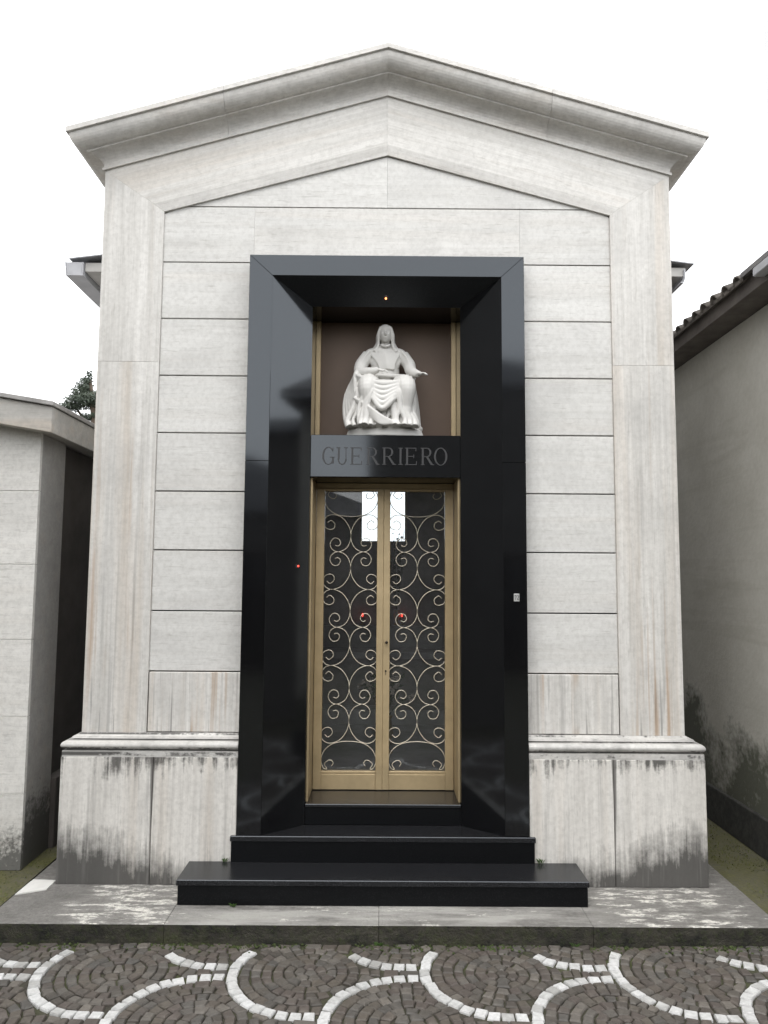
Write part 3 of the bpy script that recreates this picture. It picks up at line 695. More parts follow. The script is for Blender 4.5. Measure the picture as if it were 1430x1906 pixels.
# platform in front of and around the mausoleum
k = NT('weathered_platform'); x, y, z = k.xyz(); n_ = k.n('ShaderNodeNewGeometry'); nz = k.xyz(n_.outputs['Normal'])[2]
big = k.noise((1, 1, 1), 3.0, 5, 0.65); fine = k.noise((1, 1, 1), 45, 4, 0.7)
c = k.mix(k.ramp(big, 0.3, 0.7), (0.16, 0.153, 0.142), (0.25, 0.24, 0.225)); c = k.mix(k.math('MULTIPLY', k.ramp(fine, .35, .7), .5), c, (0.075, 0.072, 0.066)); sp_ = k.noise((1, 1.6, 1), 9, 6, .75); c = k.mix(k.math('MULTIPLY', k.ramp(sp_, .50, .68), .5), c, (0.085, 0.08, 0.07))
# worn pale strip before the steps
strip = k.math('MULTIPLY', k.ramp(k.math('ABSOLUTE', k.math('SUBTRACT', x, .02)), 1.25, .85), k.ramp(k.noise((1.2, 6, 1), 1.6, 4, .6), .38, .6))
c = k.mix(k.math('MULTIPLY', strip, .75), c, (0.45, 0.44, 0.41))
# white flaking patches, drawn out along x
fl = k.noise((3.6, 12, 1), 2.0, 9, 0.74, None, None, 0.25); fm = k.noise((1.3, 3.2, 1), 1.0, 2)
zone = k.math('MAXIMUM', k.ramp(k.math('ABSOLUTE', k.math('SUBTRACT', x, 1.48)), .50, .25), k.math('MAXIMUM', k.ramp(k.math('ABSOLUTE', k.math('ADD', x, 1.28)), .45, .2), k.math('MULTIPLY', k.ramp(k.math('ABSOLUTE', x), 1.1, .7), .55)))
f = k.math('ADD', fl, k.math('MULTIPLY', zone, .16))
c = k.mix(k.math('MULTIPLY', k.ramp(f, .56, .72), .45), c, (0.36, 0.35, 0.325)); c = k.mix(k.math('MULTIPLY', k.math('MULTIPLY', k.ramp(f, .675, .715), k.ramp(fm, .36, .50)), k.ramp(fine, .70, .45)), c, (0.66, 0.64, 0.59))
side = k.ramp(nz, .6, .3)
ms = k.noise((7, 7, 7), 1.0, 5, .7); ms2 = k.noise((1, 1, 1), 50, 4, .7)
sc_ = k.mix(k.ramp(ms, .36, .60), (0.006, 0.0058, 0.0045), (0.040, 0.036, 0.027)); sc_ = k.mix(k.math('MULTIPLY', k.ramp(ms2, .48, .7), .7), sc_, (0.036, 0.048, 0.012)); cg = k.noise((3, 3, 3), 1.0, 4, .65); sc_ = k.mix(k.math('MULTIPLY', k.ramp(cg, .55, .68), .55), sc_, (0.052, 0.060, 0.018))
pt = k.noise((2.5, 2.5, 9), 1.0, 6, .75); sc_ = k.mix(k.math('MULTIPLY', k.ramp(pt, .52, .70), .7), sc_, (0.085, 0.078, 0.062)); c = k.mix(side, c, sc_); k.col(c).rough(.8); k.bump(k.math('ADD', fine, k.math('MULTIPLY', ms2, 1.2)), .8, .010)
PLAT = k.m
k = NT('mossy_concrete'); a = k.noise((1, 1, 1), 4, 5, .65); b = k.noise((1, 1, 1), 60, 4, .7); x, y, z = k.xyz(); nz = k.xyz(k.n('ShaderNodeNewGeometry').outputs['Normal'])[2]
c = k.mix(k.ramp(a, .35, .65), (0.085, 0.08, 0.06), (0.07, 0.072, 0.02)); c = k.mix(k.math('MULTIPLY', k.ramp(b, .42, .65), .6), c, (0.13, 0.118, 0.045))
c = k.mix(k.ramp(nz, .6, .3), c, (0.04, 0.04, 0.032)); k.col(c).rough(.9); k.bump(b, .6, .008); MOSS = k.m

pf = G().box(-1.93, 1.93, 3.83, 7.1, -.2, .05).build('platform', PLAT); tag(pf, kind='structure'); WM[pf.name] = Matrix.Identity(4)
sj = [-1.945, -1.06, -.02, 1.02, 1.945]
for i in range(4):
    a, b = sj[i] + .0006, sj[i + 1] - .0006
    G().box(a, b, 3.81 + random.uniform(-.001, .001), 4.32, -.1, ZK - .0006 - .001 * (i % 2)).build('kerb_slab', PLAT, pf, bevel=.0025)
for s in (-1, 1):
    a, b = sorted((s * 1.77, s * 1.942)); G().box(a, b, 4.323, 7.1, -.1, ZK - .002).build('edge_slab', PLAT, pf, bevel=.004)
WP = plain('bare_white_marble', (0.66, 0.65, 0.62), 0.6, 0, 0.1, 12)
pyd('marble_offcut', [(-1.935, 4.13, ZK), (-1.80, 4.20, ZK), (-1.80, 4.32, ZK), (-1.93, 4.33, ZK), (-1.935, 4.13, ZK + .006), (-1.80, 4.20, ZK + .006), (-1.80, 4.32, ZK + .006), (-1.93, 4.33, ZK + .006)],
    [(0, 1, 2, 3), (4, 5, 6, 7), (0, 1, 5, 4), (1, 2, 6, 5), (2, 3, 7, 6), (3, 0, 4, 7)], WP, pf)
tag(G().box(-4.2, -1.962, 3.835, 9, -.1, .074).build('side_path', MOSS), kind='structure')
tag(G().box(2.012, 4.5, 3.835, 9, -.1, .068).build('side_path', MOSS), kind='structure')
tag(G().box(-1.9615, -1.946, 3.835, 9, -.1, .045).box(1.946, 2.0115, 3.835, 9, -.1, .072).build('drain_channel', MOSS), kind='structure')
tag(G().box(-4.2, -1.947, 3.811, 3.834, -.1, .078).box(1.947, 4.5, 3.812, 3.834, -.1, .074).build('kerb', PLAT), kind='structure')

# ---- cobbled paving: fish-scale bands of white stones, dark porphyry between
k = NT('mossy_mortar'); a = k.noise((1, 1, 1), 5, 4, .65); b = k.noise((1, 1, 1), 70, 4, .7); x, y, z = k.xyz()
m = k.math('MULTIPLY', k.ramp(a, .40, .62), k.math('ADD', .35, k.math('MULTIPLY', k.ramp(y, 3.3, 3.78), .65)))
c = k.mix(k.ramp(b, .3, .7), (0.026, 0.024, 0.018), (0.062, 0.055, 0.040)); c = k.mix(m, c, (0.060, 0.072, 0.020)); k.col(c).rough(.95); k.bump(b, .8, .01); MORT = k.m
def cob_mat(name, ramp_cols, bump=.5):
    k = NT(name); at = k.n('ShaderNodeAttribute'); at.attribute_name = 'rnd'
    cr = k.n('ShaderNodeValToRGB'); el = cr.color_ramp.elements
    el[0].position = 0; el[0].color = (*ramp_cols[0], 1); el[1].position = 1; el[1].color = (*ramp_cols[-1], 1)
    for i, q in enumerate(ramp_cols[1:-1]): e_ = el.new((i + 1) / (len(ramp_cols) - 1)); e_.color = (*q, 1)
    k.L(at.outputs['Fac'], cr.inputs[0])
    a = k.noise((1, 1, 1), 55, 5, .7); b = k.noise((1, 1, 1), 14, 3, .6)
    c = k.mix(k.math('MULTIPLY', k.ramp(a, .35, .7), .45), cr.outputs[0], tuple(q * .55 for q in ramp_cols[0])); c = k.mix(k.math('MULTIPLY', k.ramp(b, .5, .75), .25), c, tuple(min(1, q * 1.5) for q in ramp_cols[-1]))
    k.col(c).rough(.62); k.bump(a, bump, .006); return k.m
COBD = cob_mat('porphyry_cobble', [(0.066, 0.059, 0.050), (0.090, 0.074, 0.065), (0.097, 0.083, 0.067), (0.080, 0.075, 0.068), (0.150, 0.134, 0.115)])
COBW = cob_mat('white_marble_cobble', [(0.33, 0.325, 0.31), (0.50, 0.50, 0.49), (0.56, 0.56, 0.55), (0.62, 0.62, 0.615)], .3)

pav = pyd('paving', [(-9, -9, -.012), (9, -9, -.012), (9, 3.82, -.012), (-9, 3.82, -.012)], [(0, 1, 2, 3)], MORT); tag(pav, kind='structure'); WM[pav.name] = Matrix.Identity(4)
rd = random.Random(11)
PX, RY, RC = .86, .3925, .345
centers = []
for row in range(-6, 3):
    for i in range(-6, 7): centers.append((-.325 + PX * i + (PX / 2 if row % 2 else 0), 3.548 + RY * row))
XA, XB_, YA, YB = -3.4, 3.4, 1.9, 3.806
whites = []          # (centre, tangent, half length, half width)
for cx, cy in centers:
    path = [(cx + .055, cy + RC), (cx, cy + RC)] + [(cx - RC * math.sin(t), cy + RC * math.cos(t)) for t in np.linspace(0.12, math.pi - .12, 19)] + [(cx, cy - RC), (cx + .055, cy - RC)]
    d = [0]
    for p, q in zip(path, path[1:]): d.append(d[-1] + math.dist(p, q))
    N = 21; L = d[-1] / N
    for i in range(N):
        t = L * (i + .5); px = float(np.interp(t, d, [p[0] for p in path])); py = float(np.interp(t, d, [p[1] for p in path]))
        qx = float(np.interp(t + .01, d, [p[0] for p in path])) - float(np.interp(t - .01, d, [p[0] for p in path])); qy = float(np.interp(t + .01, d, [p[1] for p in path])) - float(np.interp(t - .01, d, [p[1] for p in path]))
        tv = Vector((qx, qy)).normalized()
        if XA < px < XB_ and YA < py < 3.735 + .012 * math.sin(px * 7): whites.append((Vector((px + rd.uniform(-.003, .003), py + rd.uniform(-.003, .003))), tv, L / 2, .0235))
def owner(p):
    best = None
    for c in centers:
        if (p[0] < c[0] and math.dist(p, c) < RC) or (p[0] >= c[0] and abs(p[1] - c[1]) < RC and p[0] < c[0] + .8):
            if best is None or c[0] > best[0] + 1e-6: best = c
    return best
CS = .051; grid = {}
def gk(p): return (int(math.floor(p[0] / .08)), int(math.floor(p[1] / .08)))
def near(p, G_): 
    a, b = gk(p); return [q for i in (-1, 0, 1) for j in (-1, 0, 1) for q in G_.get((a + i, b + j), ())]
wgrid = {}
for w in whites: wgrid.setdefault(gk(w[0]), []).append(w)
sites = []
def try_site(p, dmin):
    if not (XA < p[0] < XB_ and YA < p[1] < YB - .02): return
    for w in near(p, wgrid):
        r = Vector(p) - w[0]
        if abs(r.dot(w[1])) < w[2] + .012 and abs(r.x * -w[1].y + r.y * w[1].x) < w[3] + .018: return
    for q in near(p, grid):
        if math.dist(p, q) < dmin: return
    grid.setdefault(gk(p), []).append(p); sites.append(p)
fixed = []                                          # squarish setts laid in rings inside each scale
def hits_white(p, m=.004):
    for w in near(p, wgrid):
        r = Vector(p) - w[0]
        if abs(r.dot(w[1])) < w[2] + .006 and abs(r.x * -w[1].y + r.y * w[1].x) < w[3] + m: return True
    return False
RH = .049
for c in centers:
    for kx in range(1, 7):
        rho = RC - .0275 - (kx - .5) * RH
        if rho < .05: break
        n = max(5, int(6.283 * rho / CS)); o = rd.random()
        for i in range(n):
            a0, a1 = 6.283 * (i + o) / n, 6.283 * (i + 1 + o) / n; am = (a0 + a1) / 2
            p = (c[0] + rho * math.cos(am), c[1] + rho * math.sin(am))
            if not (XA < p[0] < XB_ and YA < p[1] < YB - .03): continue
            gap = .0028 / rho; q = []
            for rr_, aa in ((rho - RH / 2 + .0028, a0 + gap), (rho + RH / 2 - .0028, a0 + gap), (rho + RH / 2 - .0028, a1 - gap), (rho - RH / 2 + .0028, a1 - gap)):
                q.append(Vector((c[0] + rr_ * math.cos(aa) + rd.uniform(-.0035, .0035), c[1] + rr_ * math.sin(aa) + rd.uniform(-.0035, .0035))))
            if any(owner(v) != c or hits_white(v) for v in q) or owner(p) != c: continue
            if q[1].y > YB or q[2].y > YB or any(math.dist(p, z) < .036 for z in near(p, grid)): continue
            fixed.append(q); grid.setdefault(gk(p), []).append(p)
fixed_sites = [p for L_ in grid.values() for p in L_]
for i in range(60000): try_site((rd.uniform(XA, XB_), rd.uniform(YA, YB)), .038)
def clip(poly, n, d):                               # keep n.p <= d
    out = []
    for i in range(len(poly)):
        p, q = poly[i], poly[(i + 1) % len(poly)]; a, b = n.dot(p) - d, n.dot(q) - d
        if a <= 0: out.append(p)
        if a * b < 0: out.append(p + (q - p) * (a / (a - b)))
    return out
GP = .0026
def cell_of(p):
    P = Vector(p); h = .06; poly = [P + Vector(q) for q in ((-h, -h), (h, -h), (h, h), (-h, h))]
    for q in near(p, grid):
        if q is p: continue
        dv = Vector(q) - P; L = dv.length; n = dv / L; poly = clip(poly, n, n.dot(P) + L / 2 - GP)
        if len(poly) < 3: return []
    for w in near(p, wgrid):
        r = w[0] - P
        if abs(r.dot(w[1])) > w[2] + .03: continue
        n = Vector((-w[1].y, w[1].x)); s_ = n.dot(r)
        if s_ < 0: n = -n; s_ = -s_
        if len(poly) >= 3: poly = clip(poly, n, n.dot(w[0]) - w[3] - GP)
    if len(poly) >= 3: poly = clip(poly, Vector((0, 1)), YB)
    return poly
def area(poly): return abs(sum(poly[i].x * poly[(i + 1) % len(poly)].y - poly[(i + 1) % len(poly)].x * poly[i].y for i in range(len(poly)))) / 2
for it in range(2):
    new = []
    for p in sites:
        poly = cell_of(p)
        if len(poly) < 3 or area(poly) < .0007: continue
        c = sum(poly, Vector((0, 0))) / len(poly); new.append((c.x, c.y))
    sites = new; grid = {}
    for p in sites + fixed_sites: grid.setdefault(gk(p), []).append(p)
cells = list(fixed)
for p in sites:
    poly = cell_of(p)
    if len(poly) < 3 or area(poly) < .0006: continue
    cells.append(poly)
def cobble_geo(poly, zt, bev=.006):
    c = sum(poly, Vector((0, 0))) / len(poly); q = []
    for p in poly:                                    # drop slivers
        if not q or (p - q[-1]).length > .005: q.append(p)
    if len(q) > 3 and (q[0] - q[-1]).length < .005: q.pop()
    n = len(q); tx, ty = rd.uniform(-.05, .05), rd.uniform(-.05, .05)
    v = [(p.x, p.y, -.02) for p in q] + [(p.x, p.y, zt - .006) for p in q]
    for p in q:
        r = p - c; r = r * max(.3, 1 - bev / max(r.length, .01)); v.append((c.x + r.x, c.y + r.y, zt + r.x * tx + r.y * ty))
    f = [(i, (i + 1) % n, n + (i + 1) % n, n + i) for i in range(n)] + [(n + i, n + (i + 1) % n, 2 * n + (i + 1) % n, 2 * n + i) for i in range(n)] + [tuple(range(2 * n, 3 * n))]
    return v, f
def set_rnd(me, vals):
    at = me.attributes.new('rnd', 'FLOAT', 'FACE'); at.data.foreach_set('value', vals)
def in_view(c):
    return c.y > 3.02 and abs(c.x + .02) < .545 * c.y
cen = [(sum(p, Vector((0, 0))) / len(p), p) for p in cells]
order = sorted(range(len(cen)), key=lambda i: (0 if in_view(cen[i][0]) else 1, cen[i][0].y))
solo = set(order[:300]); bulk = G(); bv = []
for i, (c, poly) in enumerate(cen):
    v, f = cobble_geo(poly, rd.uniform(-.003, .002)); val = rd.random()
    if i in solo:
        me = bpy.data.meshes.new('cobble'); me.from_pydata(v, [], f); set_rnd(me, [val] * len(f)); put('cobble', me, COBD, pav)
    else: bulk.add(v, f); bv += [val] * len(f)
me = bpy.data.meshes.new('small_cobbles'); me.from_pydata(bulk.v, [], bulk.f); set_rnd(me, bv); tag(put('small_cobbles', me, COBD, pav), kind='stuff')
bulk = G(); bv = []
for P, t, hl, hw in whites:
    n = Vector((-t.y, t.x)); j = lambda: rd.uniform(-.003, .0025)
    poly = [P + t * (s1 * (hl - .0042) + j()) + n * (s2 * hw + j()) for s1, s2 in ((-1, -1), (1, -1), (1, 1), (-1, 1))]
    v, f = cobble_geo(poly, .001 + rd.uniform(-.0015, .0015), .004); val = rd.random()
    if in_view(P):
        me = bpy.data.meshes.new('white_cobble'); me.from_pydata(v, [], f); set_rnd(me, [val] * len(f)); put('white_cobble', me, COBW, pav)
    else: bulk.add(v, f); bv += [val] * len(f)
me = bpy.data.meshes.new('white_cobbles_far'); me.from_pydata(bulk.v, [], bulk.f); set_rnd(me, bv); tag(put('white_cobble_field', me, COBW, pav), kind='stuff')

# moss and grit gathered along the kerb foot
rk = random.Random(21); g = G()
for i in range(1500):
    x_ = rk.uniform(-2.6, 2.6); y_ = 3.806 - abs(rk.gauss(0, .035)); dn = math.sin(x_ * 5.1) + math.sin(x_ * 11.7 + 1)
    if rk.random() > .45 + .3 * dn: continue
    sz = rk.uniform(.002, .006); g.ell((x_, y_, -.004 + sz * .4), (sz * 1.5, sz * 1.3, sz), 5, 3)
    for q in range(2):
        a_ = rk.uniform(0, 6.28); h_ = rk.uniform(.006, .016); g.add([(x_ - .0015, y_, -.004), (x_ + .0015, y_, -.004), (x_ + math.cos(a_) * h_ * .6, y_ - abs(math.sin(a_)) * h_ * .5, h_ - .004)], [(0, 1, 2)])
tag(g.build('moss', plain('moss', (0.045, 0.062, 0.018), .95, 0, .5, 90), fix=False), 'thin moss and grit along the foot of the kerb', 'moss', kind='stuff')
# grass and moss on the side paths
g = G()
for i in range(5200):
    x_ = rk.choice((rk.uniform(-2.55, -1.965), rk.uniform(2.015, 2.33))); y_ = rk.uniform(3.86, 6.2)
    if mnoise.noise(Vector((x_ * 2.2, y_ * 2.2, 3))) < -.05 + rk.uniform(-.2, .2): continue
    z0_ = .074 if x_ < 0 else .068; a_ = rk.uniform(0, 6.28); h_ = rk.uniform(.006, .022); w_ = rk.uniform(.002, .004)
    g.add([(x_ - w_ * math.sin(a_), y_ + w_ * math.cos(a_), z0_ - .001), (x_ + w_ * math.sin(a_), y_ - w_ * math.cos(a_), z0_ - .001), (x_ + math.cos(a_) * h_ * .8, y_ + math.sin(a_) * h_ * .8, z0_ + h_ * .7)], [(0, 1, 2)])
tag(g.build('grass', plain('thin_grass', (0.085, 0.095, 0.025), .9, 0, .45, 40), fix=False), 'thin moss and grass growing on the side paths', 'grass', kind='stuff')
# weeds in the joints
WEED = plain('weed_leaf', (0.07, 0.14, 0.03), 0.6, 0, 0.3, 60)
def weed(x, y, z, h, n, seed, label):
    r = random.Random(seed); g = G()
    for i in range(n):
        a = r.uniform(0, 6.28); b = Vector((x + r.uniform(-.012, .012), y - abs(r.uniform(0, .008)), z)); d = Vector((math.cos(a), -abs(math.sin(a)) * .6, 0)); L = h * r.uniform(.5, 1); sd = Vector((-d.y, d.x, 0)) * .003
        m_ = b + d * L * .35 + Vector((0, 0, L * .7)); tp = b + d * L * .8 + Vector((0, 0, L))
        g.add([b - sd * .5, b + sd * .5, m_ + sd, tp, m_ - sd], [(0, 1, 2, 3, 4)])
    tag(g.build('weed', WEED, fix=False), label, 'weed', 'weeds in the joints')
weed(-.765, 4.010, ZK, .022, 30, 1, 'low green weed at the foot of the bottom granite step')
weed(-.02, 3.80, -.01, .03, 24, 2, 'small green weed sprouting at the kerb below the door')
weed(.862, 4.27, .214, .035, 16, 3, 'tiny green weed beside the right end of the upper step')
weed(-.862, 4.27, .214, .028, 12, 4, 'tiny green weed beside the left end of the upper step')
weed(.93, 3.802, -.01, .03, 18, 6, 'sparse weed against the kerb right of the door')

# ================================================================== LEFT NEIGHBOUR
NB = empty('small_tomb', (-3.2, 4.5, .074)); tag(NB, 'low pale stone tomb with flat thick eaves at the left edge', 'tomb')
NX, NY = -2.083, 4.498
jz = [.0745, .5018, .944, 1.388, 1.831, 2.272, 2.70]
for i in range(6):
    for a, b in ((-2.75, NX), (-3.42, -2.753)):
        G().box(a + .001, b - .001 if b != NX else b, NY, NY + .03, jz[i] + .0012, jz[i + 1] - .0012).build('wall_panel', T_N, NB, bevel=.0015)
T_NS = travertine('travertine_neighbour_shaded', lo=(0.30, 0.29, 0.28), hi=(0.42, 0.41, 0.39), warm=.15, foot=.42)  # darker copy of the front stone, side shade put into its colour
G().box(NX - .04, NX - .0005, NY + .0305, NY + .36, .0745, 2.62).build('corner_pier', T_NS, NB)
DKP = plain('shaded_plaster', (0.075, 0.066, 0.06), 0.9, 0, 0.3, 3)  # near-black tone puts the alley's shade into the wall colour
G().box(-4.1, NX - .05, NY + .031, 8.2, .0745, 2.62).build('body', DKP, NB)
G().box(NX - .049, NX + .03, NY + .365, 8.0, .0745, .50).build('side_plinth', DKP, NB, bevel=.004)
def roofblk(name, x0, x1, y0, y1, zb, th, mat):
    g = 0.165
    zt = lambda x: zb + g * max(0, (-1.975 - x)) if x > -3.1 else zb + g * (1.125 - max(0, -3.1 - x))
    xs = [x0, x1] if not (x0 < -3.1 < x1) else [x0, -3.1, x1]
    poly = [(x, zt(x)) for x in xs] + [(x, zt(x) + th) for x in reversed(xs)]
    return G().prism(poly, y0, y1).build(name, mat, NB, bevel=.003)
EV = travertine('eave_stone', lo=(0.40, 0.385, 0.36), hi=(0.55, 0.535, 0.50), warm=.4, soot=.3)
roofblk('eave_slab', -4.2, -1.972, NY - .12, 8.3, 2.605, .155, EV)
roofblk('roof_edge', -4.22, -1.958, NY - .14, 8.3, 2.761, .028, plain('weathered_roof_edge', (0.34, 0.33, 0.32), .8, 0, .25, 9))

# ================================================================== RIGHT NEIGHBOUR
RB = empty('plastered_chapel', (3.3, 6.0, .068)); tag(RB, 'grey plastered chapel wall with tiled eaves at the right edge', 'chapel')
k = NT('mouldy_plaster'); x, y, z = k.xyz(); a = k.noise((1, 1, 1), 1.6, 5, .65); b = k.noise((1, 1, 1), 30, 4, .65); s1 = k.noise((.6, .6, 7), 1.0, 4, .6, None, None, .5)
c = k.mix(k.ramp(a, .3, .7), (0.46, 0.445, 0.40), (0.60, 0.585, 0.54)); c = k.mix(k.math('MULTIPLY', k.ramp(b, .4, .7), .25), c, (0.36, 0.345, 0.295)); c = k.mix(k.math('MULTIPLY', k.ramp(s1, .52, .7), .4), c, (0.34, 0.325, 0.275))
d = k.math('SUBTRACT', k.math('ADD', .84, k.math('ADD', k.math('MULTIPLY', k.math('SUBTRACT', a, .5), 2.2), k.math('MULTIPLY', k.math('SUBTRACT', b, .5), .5))), z)
c = k.mix(k.math('MULTIPLY', k.ramp(d, -.15, .25), .88), c, (0.045, 0.05, 0.028)); k.col(c).rough(.9); k.bump(b, .35, .008); MP = k.m
RX = 2.36
G().box(RX, 4.4, 3.55, 9.0, .0685, 3.47).build('wall', MP, RB)
k = NT('black_mould_plinth'); b = k.noise((1, 1, 1), 20, 5, .7); k.col(k.mix(k.ramp(b, .4, .8), (0.022, 0.022, 0.02), (0.06, 0.058, 0.05))).rough(.85); k.bump(b, .5, .01)
G().box(RX - .03, RX - .0005, 3.53, 9.0, .0685, .315).build('base_plinth', k.m, RB, bevel=.006)
WD = plain('dark_eave_board', (0.13, 0.115, 0.105), .8, 0, .3, 6)
G().prism([(2.17, 3.475), (4.45, 3.4755), (4.45, 4.20), (3.4, 4.05), (2.17, 3.575)], 3.45, 9.05).build('eave_soffit', WD, RB)
TL = plain('weathered_roof_tile', (0.15, 0.135, 0.122), .85, 0, .35, 12, .3)
ang = math.atan2(.475, 1.23)
def tile_mesh():
    v = []; f = []; n = 8; L = .42
    for r_ in (0, 1):
        for th in (.050, .040):
            for i in range(n + 1):
                t = math.pi * i / n; w = 1 - .12 * r_; v.append((r_ * L, math.cos(t) * th * w, math.sin(t) * th * w))
    m = n + 1; fr_o, fr_i, bk_o, bk_i = 0, m, 2 * m, 3 * m
    for i in range(n):
        f += [(fr_o + i, fr_o + i + 1, bk_o + i + 1, bk_o + i), (fr_i + i + 1, fr_i + i, bk_i + i, bk_i + i + 1), (fr_o + i + 1, fr_o + i, fr_i + i, fr_i + i + 1)]
    f += [(0, bk_o, bk_i, fr_i), (n, fr_i + n, bk_i + n, bk_o + n)]
    me = bpy.data.meshes.new('roof_tile'); me.from_pydata(v, [], f); me.materials.append(TL); me.polygons.foreach_set('use_smooth', [True] * len(f)); return me
tm = tile_mesh()
for i in range(31):
    for rr_ in range(4):
        o = bpy.data.objects.new('roof_tile', tm); COL.objects.link(o); o.parent = RB; o.matrix_parent_inverse = world_of(RB).inverted()
        o.location = (2.115 + rr_ * .35 * math.cos(ang) + random.uniform(-.006, .006), 4.40 + i * .1465 + random.uniform(-.006, .006), 3.548 + rr_ * (.35 * math.sin(ang) + .012)); o.rotation_euler = (0, -ang, random.uniform(-.02, .02))
G().prism([(2.12, 3.565), (2.125, 3.545), (3.4, 4.045), (3.4, 4.075)], 4.33, 9.05).build('tile_bed', TL, RB)
G().prism([(2.105, 3.585), (2.105, 3.555), (3.4, 4.052), (3.4, 4.09)], 3.42, 4.325).build('roof_sheet', plain('grey_roof_sheet', (0.16, 0.155, 0.155), .6, 0, .2, 5), RB)
G().prism([(2.10, 3.50), (2.168, 3.50), (2.168, 3.552), (2.10, 3.55)], 3.42, 4.17).build('gutter', GUT, RB, bevel=.004)

# ================================================================== FAR THINGS
PB = empty('tall_pale_building', (9, 12.5, 0)); tag(PB, 'tall pale plastered building rising at the upper right edge', 'building')
PW = plain('pale_plaster', (0.62, 0.62, 0.625), .8, 0, .06, 1)
G().box(6.965, 11.5, 12, 13, -.05, 15).build('wall', PW, PB); G().box(6.9, 11.6, 11.8, 13.2, 15.001, 15.4).build('roof', ZN, PB)
for zf in (1.2, 4.2, 7.2, 10.2):
    for xf in (8.0, 9.8):
        w_ = G().box(xf - .05, xf + .95, 11.95, 11.999, zf - .05, zf + 1.55).build('window', GUT, PB); G().box(xf, xf + .9, 11.94, 11.949, zf, zf + 1.5).build('pane', plain('dark_window', (0.03, 0.03, 0.035), .1), w_)

def leaf_cloud(blobs, n, size, seed, squash=.55):
    r = np.random.RandomState(seed); v = []; f = []
    wsum = np.array([b[3] * b[4] * b[5] for b in blobs]) ** .7; wsum /= wsum.sum()
    for i in range(n):
        b = blobs[r.choice(len(blobs), p=wsum)]; d = r.normal(size=3); d /= np.linalg.norm(d); rad = r.uniform(.45, 1.08)
        c = np.array(b[:3]) + d * rad * np.array(b[3:6])
        a = r.normal(size=3); a /= np.linalg.norm(a); q = np.cross(a, d + r.normal(size=3) * .6); q /= max(np.linalg.norm(q), 1e-6); s = size * r.uniform(.6, 1.3)
        k0 = len(v); v += [tuple(c - a * s), tuple(c + q * s * .28), tuple(c + a * s), tuple(c - q * s * .28)]; f.append((k0, k0 + 1, k0 + 2, k0 + 3))
    return v, f
k = NT('conifer_needles'); b = k.noise((1, 1, 1), 2.2, 3, .6); k.col(k.mix(k.ramp(b, .3, .7), (0.030, 0.045, 0.032), (0.085, 0.105, 0.075))).rough(.7); NEED = k.m
BARK = plain('bark', (0.10, 0.075, 0.055), .9, 0, .3, 8)
TR = empty('conifer_tree', (-7.4, 20, -.045)); tag(TR, 'dark green conifer top showing over the left tomb roof', 'tree')
tg = G().tube([(-7.3, 20, -.045), (-7.35, 20, 2.5), (-7.5, 20, 4.6), (-7.75, 20, 6.0), (-7.95, 20, 7.1)], [.32, .26, .2, .12, .04], 10)
for p in [((-7.5, 20, 4.8), (-6.6, 19.7, 5.9)), ((-7.6, 20, 5.3), (-8.4, 20.2, 6.4)), ((-7.7, 20, 5.8), (-7.0, 19.8, 6.6)), ((-7.4, 20, 4.0), (-8.3, 19.7, 5.2))]: tg.tube([p[0], (Vector(p[0]) + Vector(p[1])) / 2 + Vector((0, 0, .1)), p[1]], [.09, .06, .02], 7)
tg.build('trunk', BARK, TR, fix=False)
bl = [(-7.98, 20, 7.12, .10, .15, .32), (-8.05, 20, 6.92, .18, .25, .26), (-8.22, 20, 6.72, .2, .3, .3), (-8.15, 20, 6.5, .42, .45, .2), (-7.75, 20, 6.56, .38, .45, .22), (-7.3, 20, 6.65, .45, .5, .28), (-6.8, 20, 6.8, .5, .5, .4), (-8.45, 20, 6.36, .35, .35, .12), (-6.6, 20, 6.2, .7, .6, .4),
      (-7.85, 20, 6.08, .28, .3, .10), (-8.1, 20, 5.6, .6, .5, .25), (-7.2, 20, 5.3, .9, .7, .3), (-8.6, 20, 5.2, .5, .5, .2)]
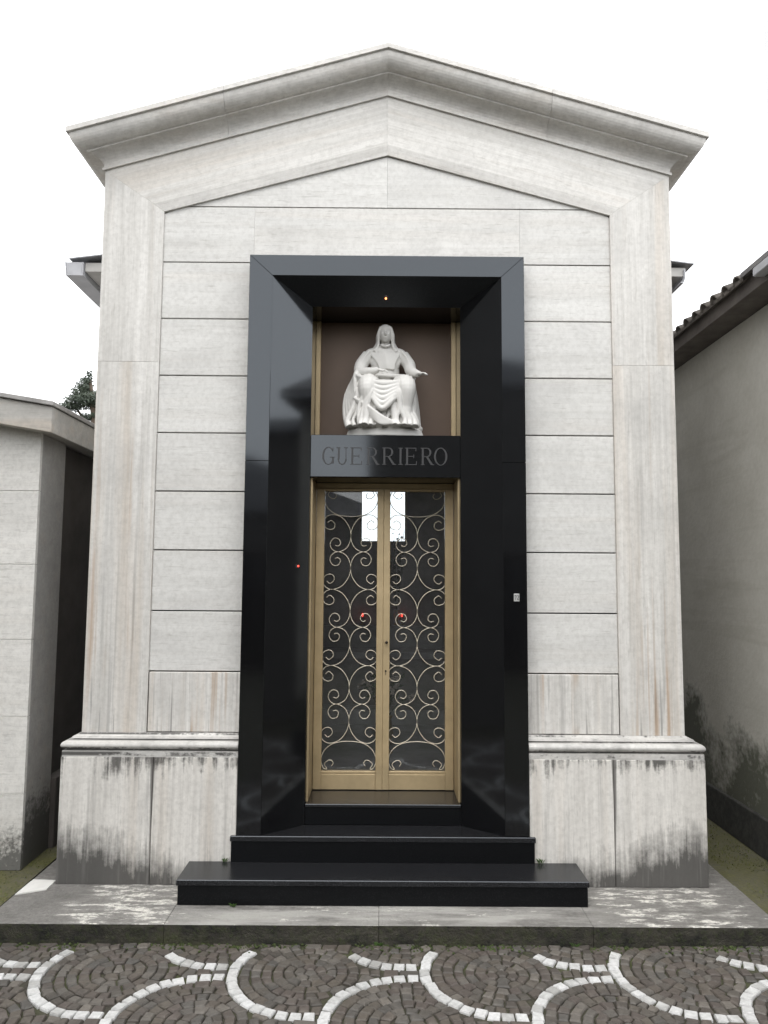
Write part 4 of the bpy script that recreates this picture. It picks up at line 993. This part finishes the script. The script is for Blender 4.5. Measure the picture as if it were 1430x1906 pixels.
v, f = leaf_cloud(bl, 17000, .055, 4); pyd('crown', v, f, NEED, TR, fix=False)

# chapels across the lane, mirrored in the polished granite
def lane_chapel(x0, x1, y, h, label, mat, rise=.37):
    e_ = empty('lane_chapel', ((x0 + x1) / 2, y, -.02)); tag(e_, label, 'chapel', 'chapels across the lane')
    G().box(x0, x1, y - 4, y, -.03, h).build('wall', mat, e_)
    G().prism([(x0 - .15, h + .001), (x1 + .15, h + .001), (x1 + .15, h + .18), ((x0 + x1) / 2, h + .18 + rise), (x0 - .15, h + .18)], y - 4.1, y + .15).build('roof', ZN, e_)
    xm = (x0 + x1) / 2; d_ = G().box(xm - .6, xm + .6, y + .001, y + .06, .0, 2.3).build('door', BR, e_); G().box(xm - .5, xm - .04, y + .0605, y + .07, .4, 2.2).box(xm + .04, xm + .5, y + .0605, y + .07, .4, 2.2).build('pane', plain('lane_pane', (0.02, 0.02, 0.02), .08), d_)
LM = plain('grey_stone', (0.11, 0.105, 0.098), .8, 0, .2, 2)
lane_chapel(-.30, 4.9, -6.5, 5.7, 'tall grey chapel across the lane from the mausoleum', LM)
lane_chapel(-5.2, -.305, -6.5, 3.1, 'low grey chapel across the lane from the mausoleum', LM, .95)
lane_chapel(5.4, 9.9, -6.5, 3.4, 'broad grey chapel across the lane to the right', LM)
tall = empty('added_tall_chapel', (-6, 1.2, -.02)); tag(tall, 'tall dark chapel added unseen at left to darken the granite reflection', 'chapel')  # out of view, added so the right reveal mirrors something dark
G().box(-8, -4.2, -1.2, 3.3, -.03, 6.4).build('wall', LM, tall); G().box(-8.2, -4.0, -1.4, 3.5, 6.401, 6.6).build('roof', ZN, tall)
side = empty('added_side_chapel', (6.4, 1.2, -.02)); tag(side, 'squat grey chapel added unseen at right to darken the granite reflection', 'chapel')  # out of view, added to darken the lower reflection in the left reveal
G().box(4.6, 8.2, -.6, 3.2, -.03, 3.68).build('wall', LM, side); G().box(4.45, 8.3, -.75, 3.3, 3.681, 3.83).build('roof', ZN, side)
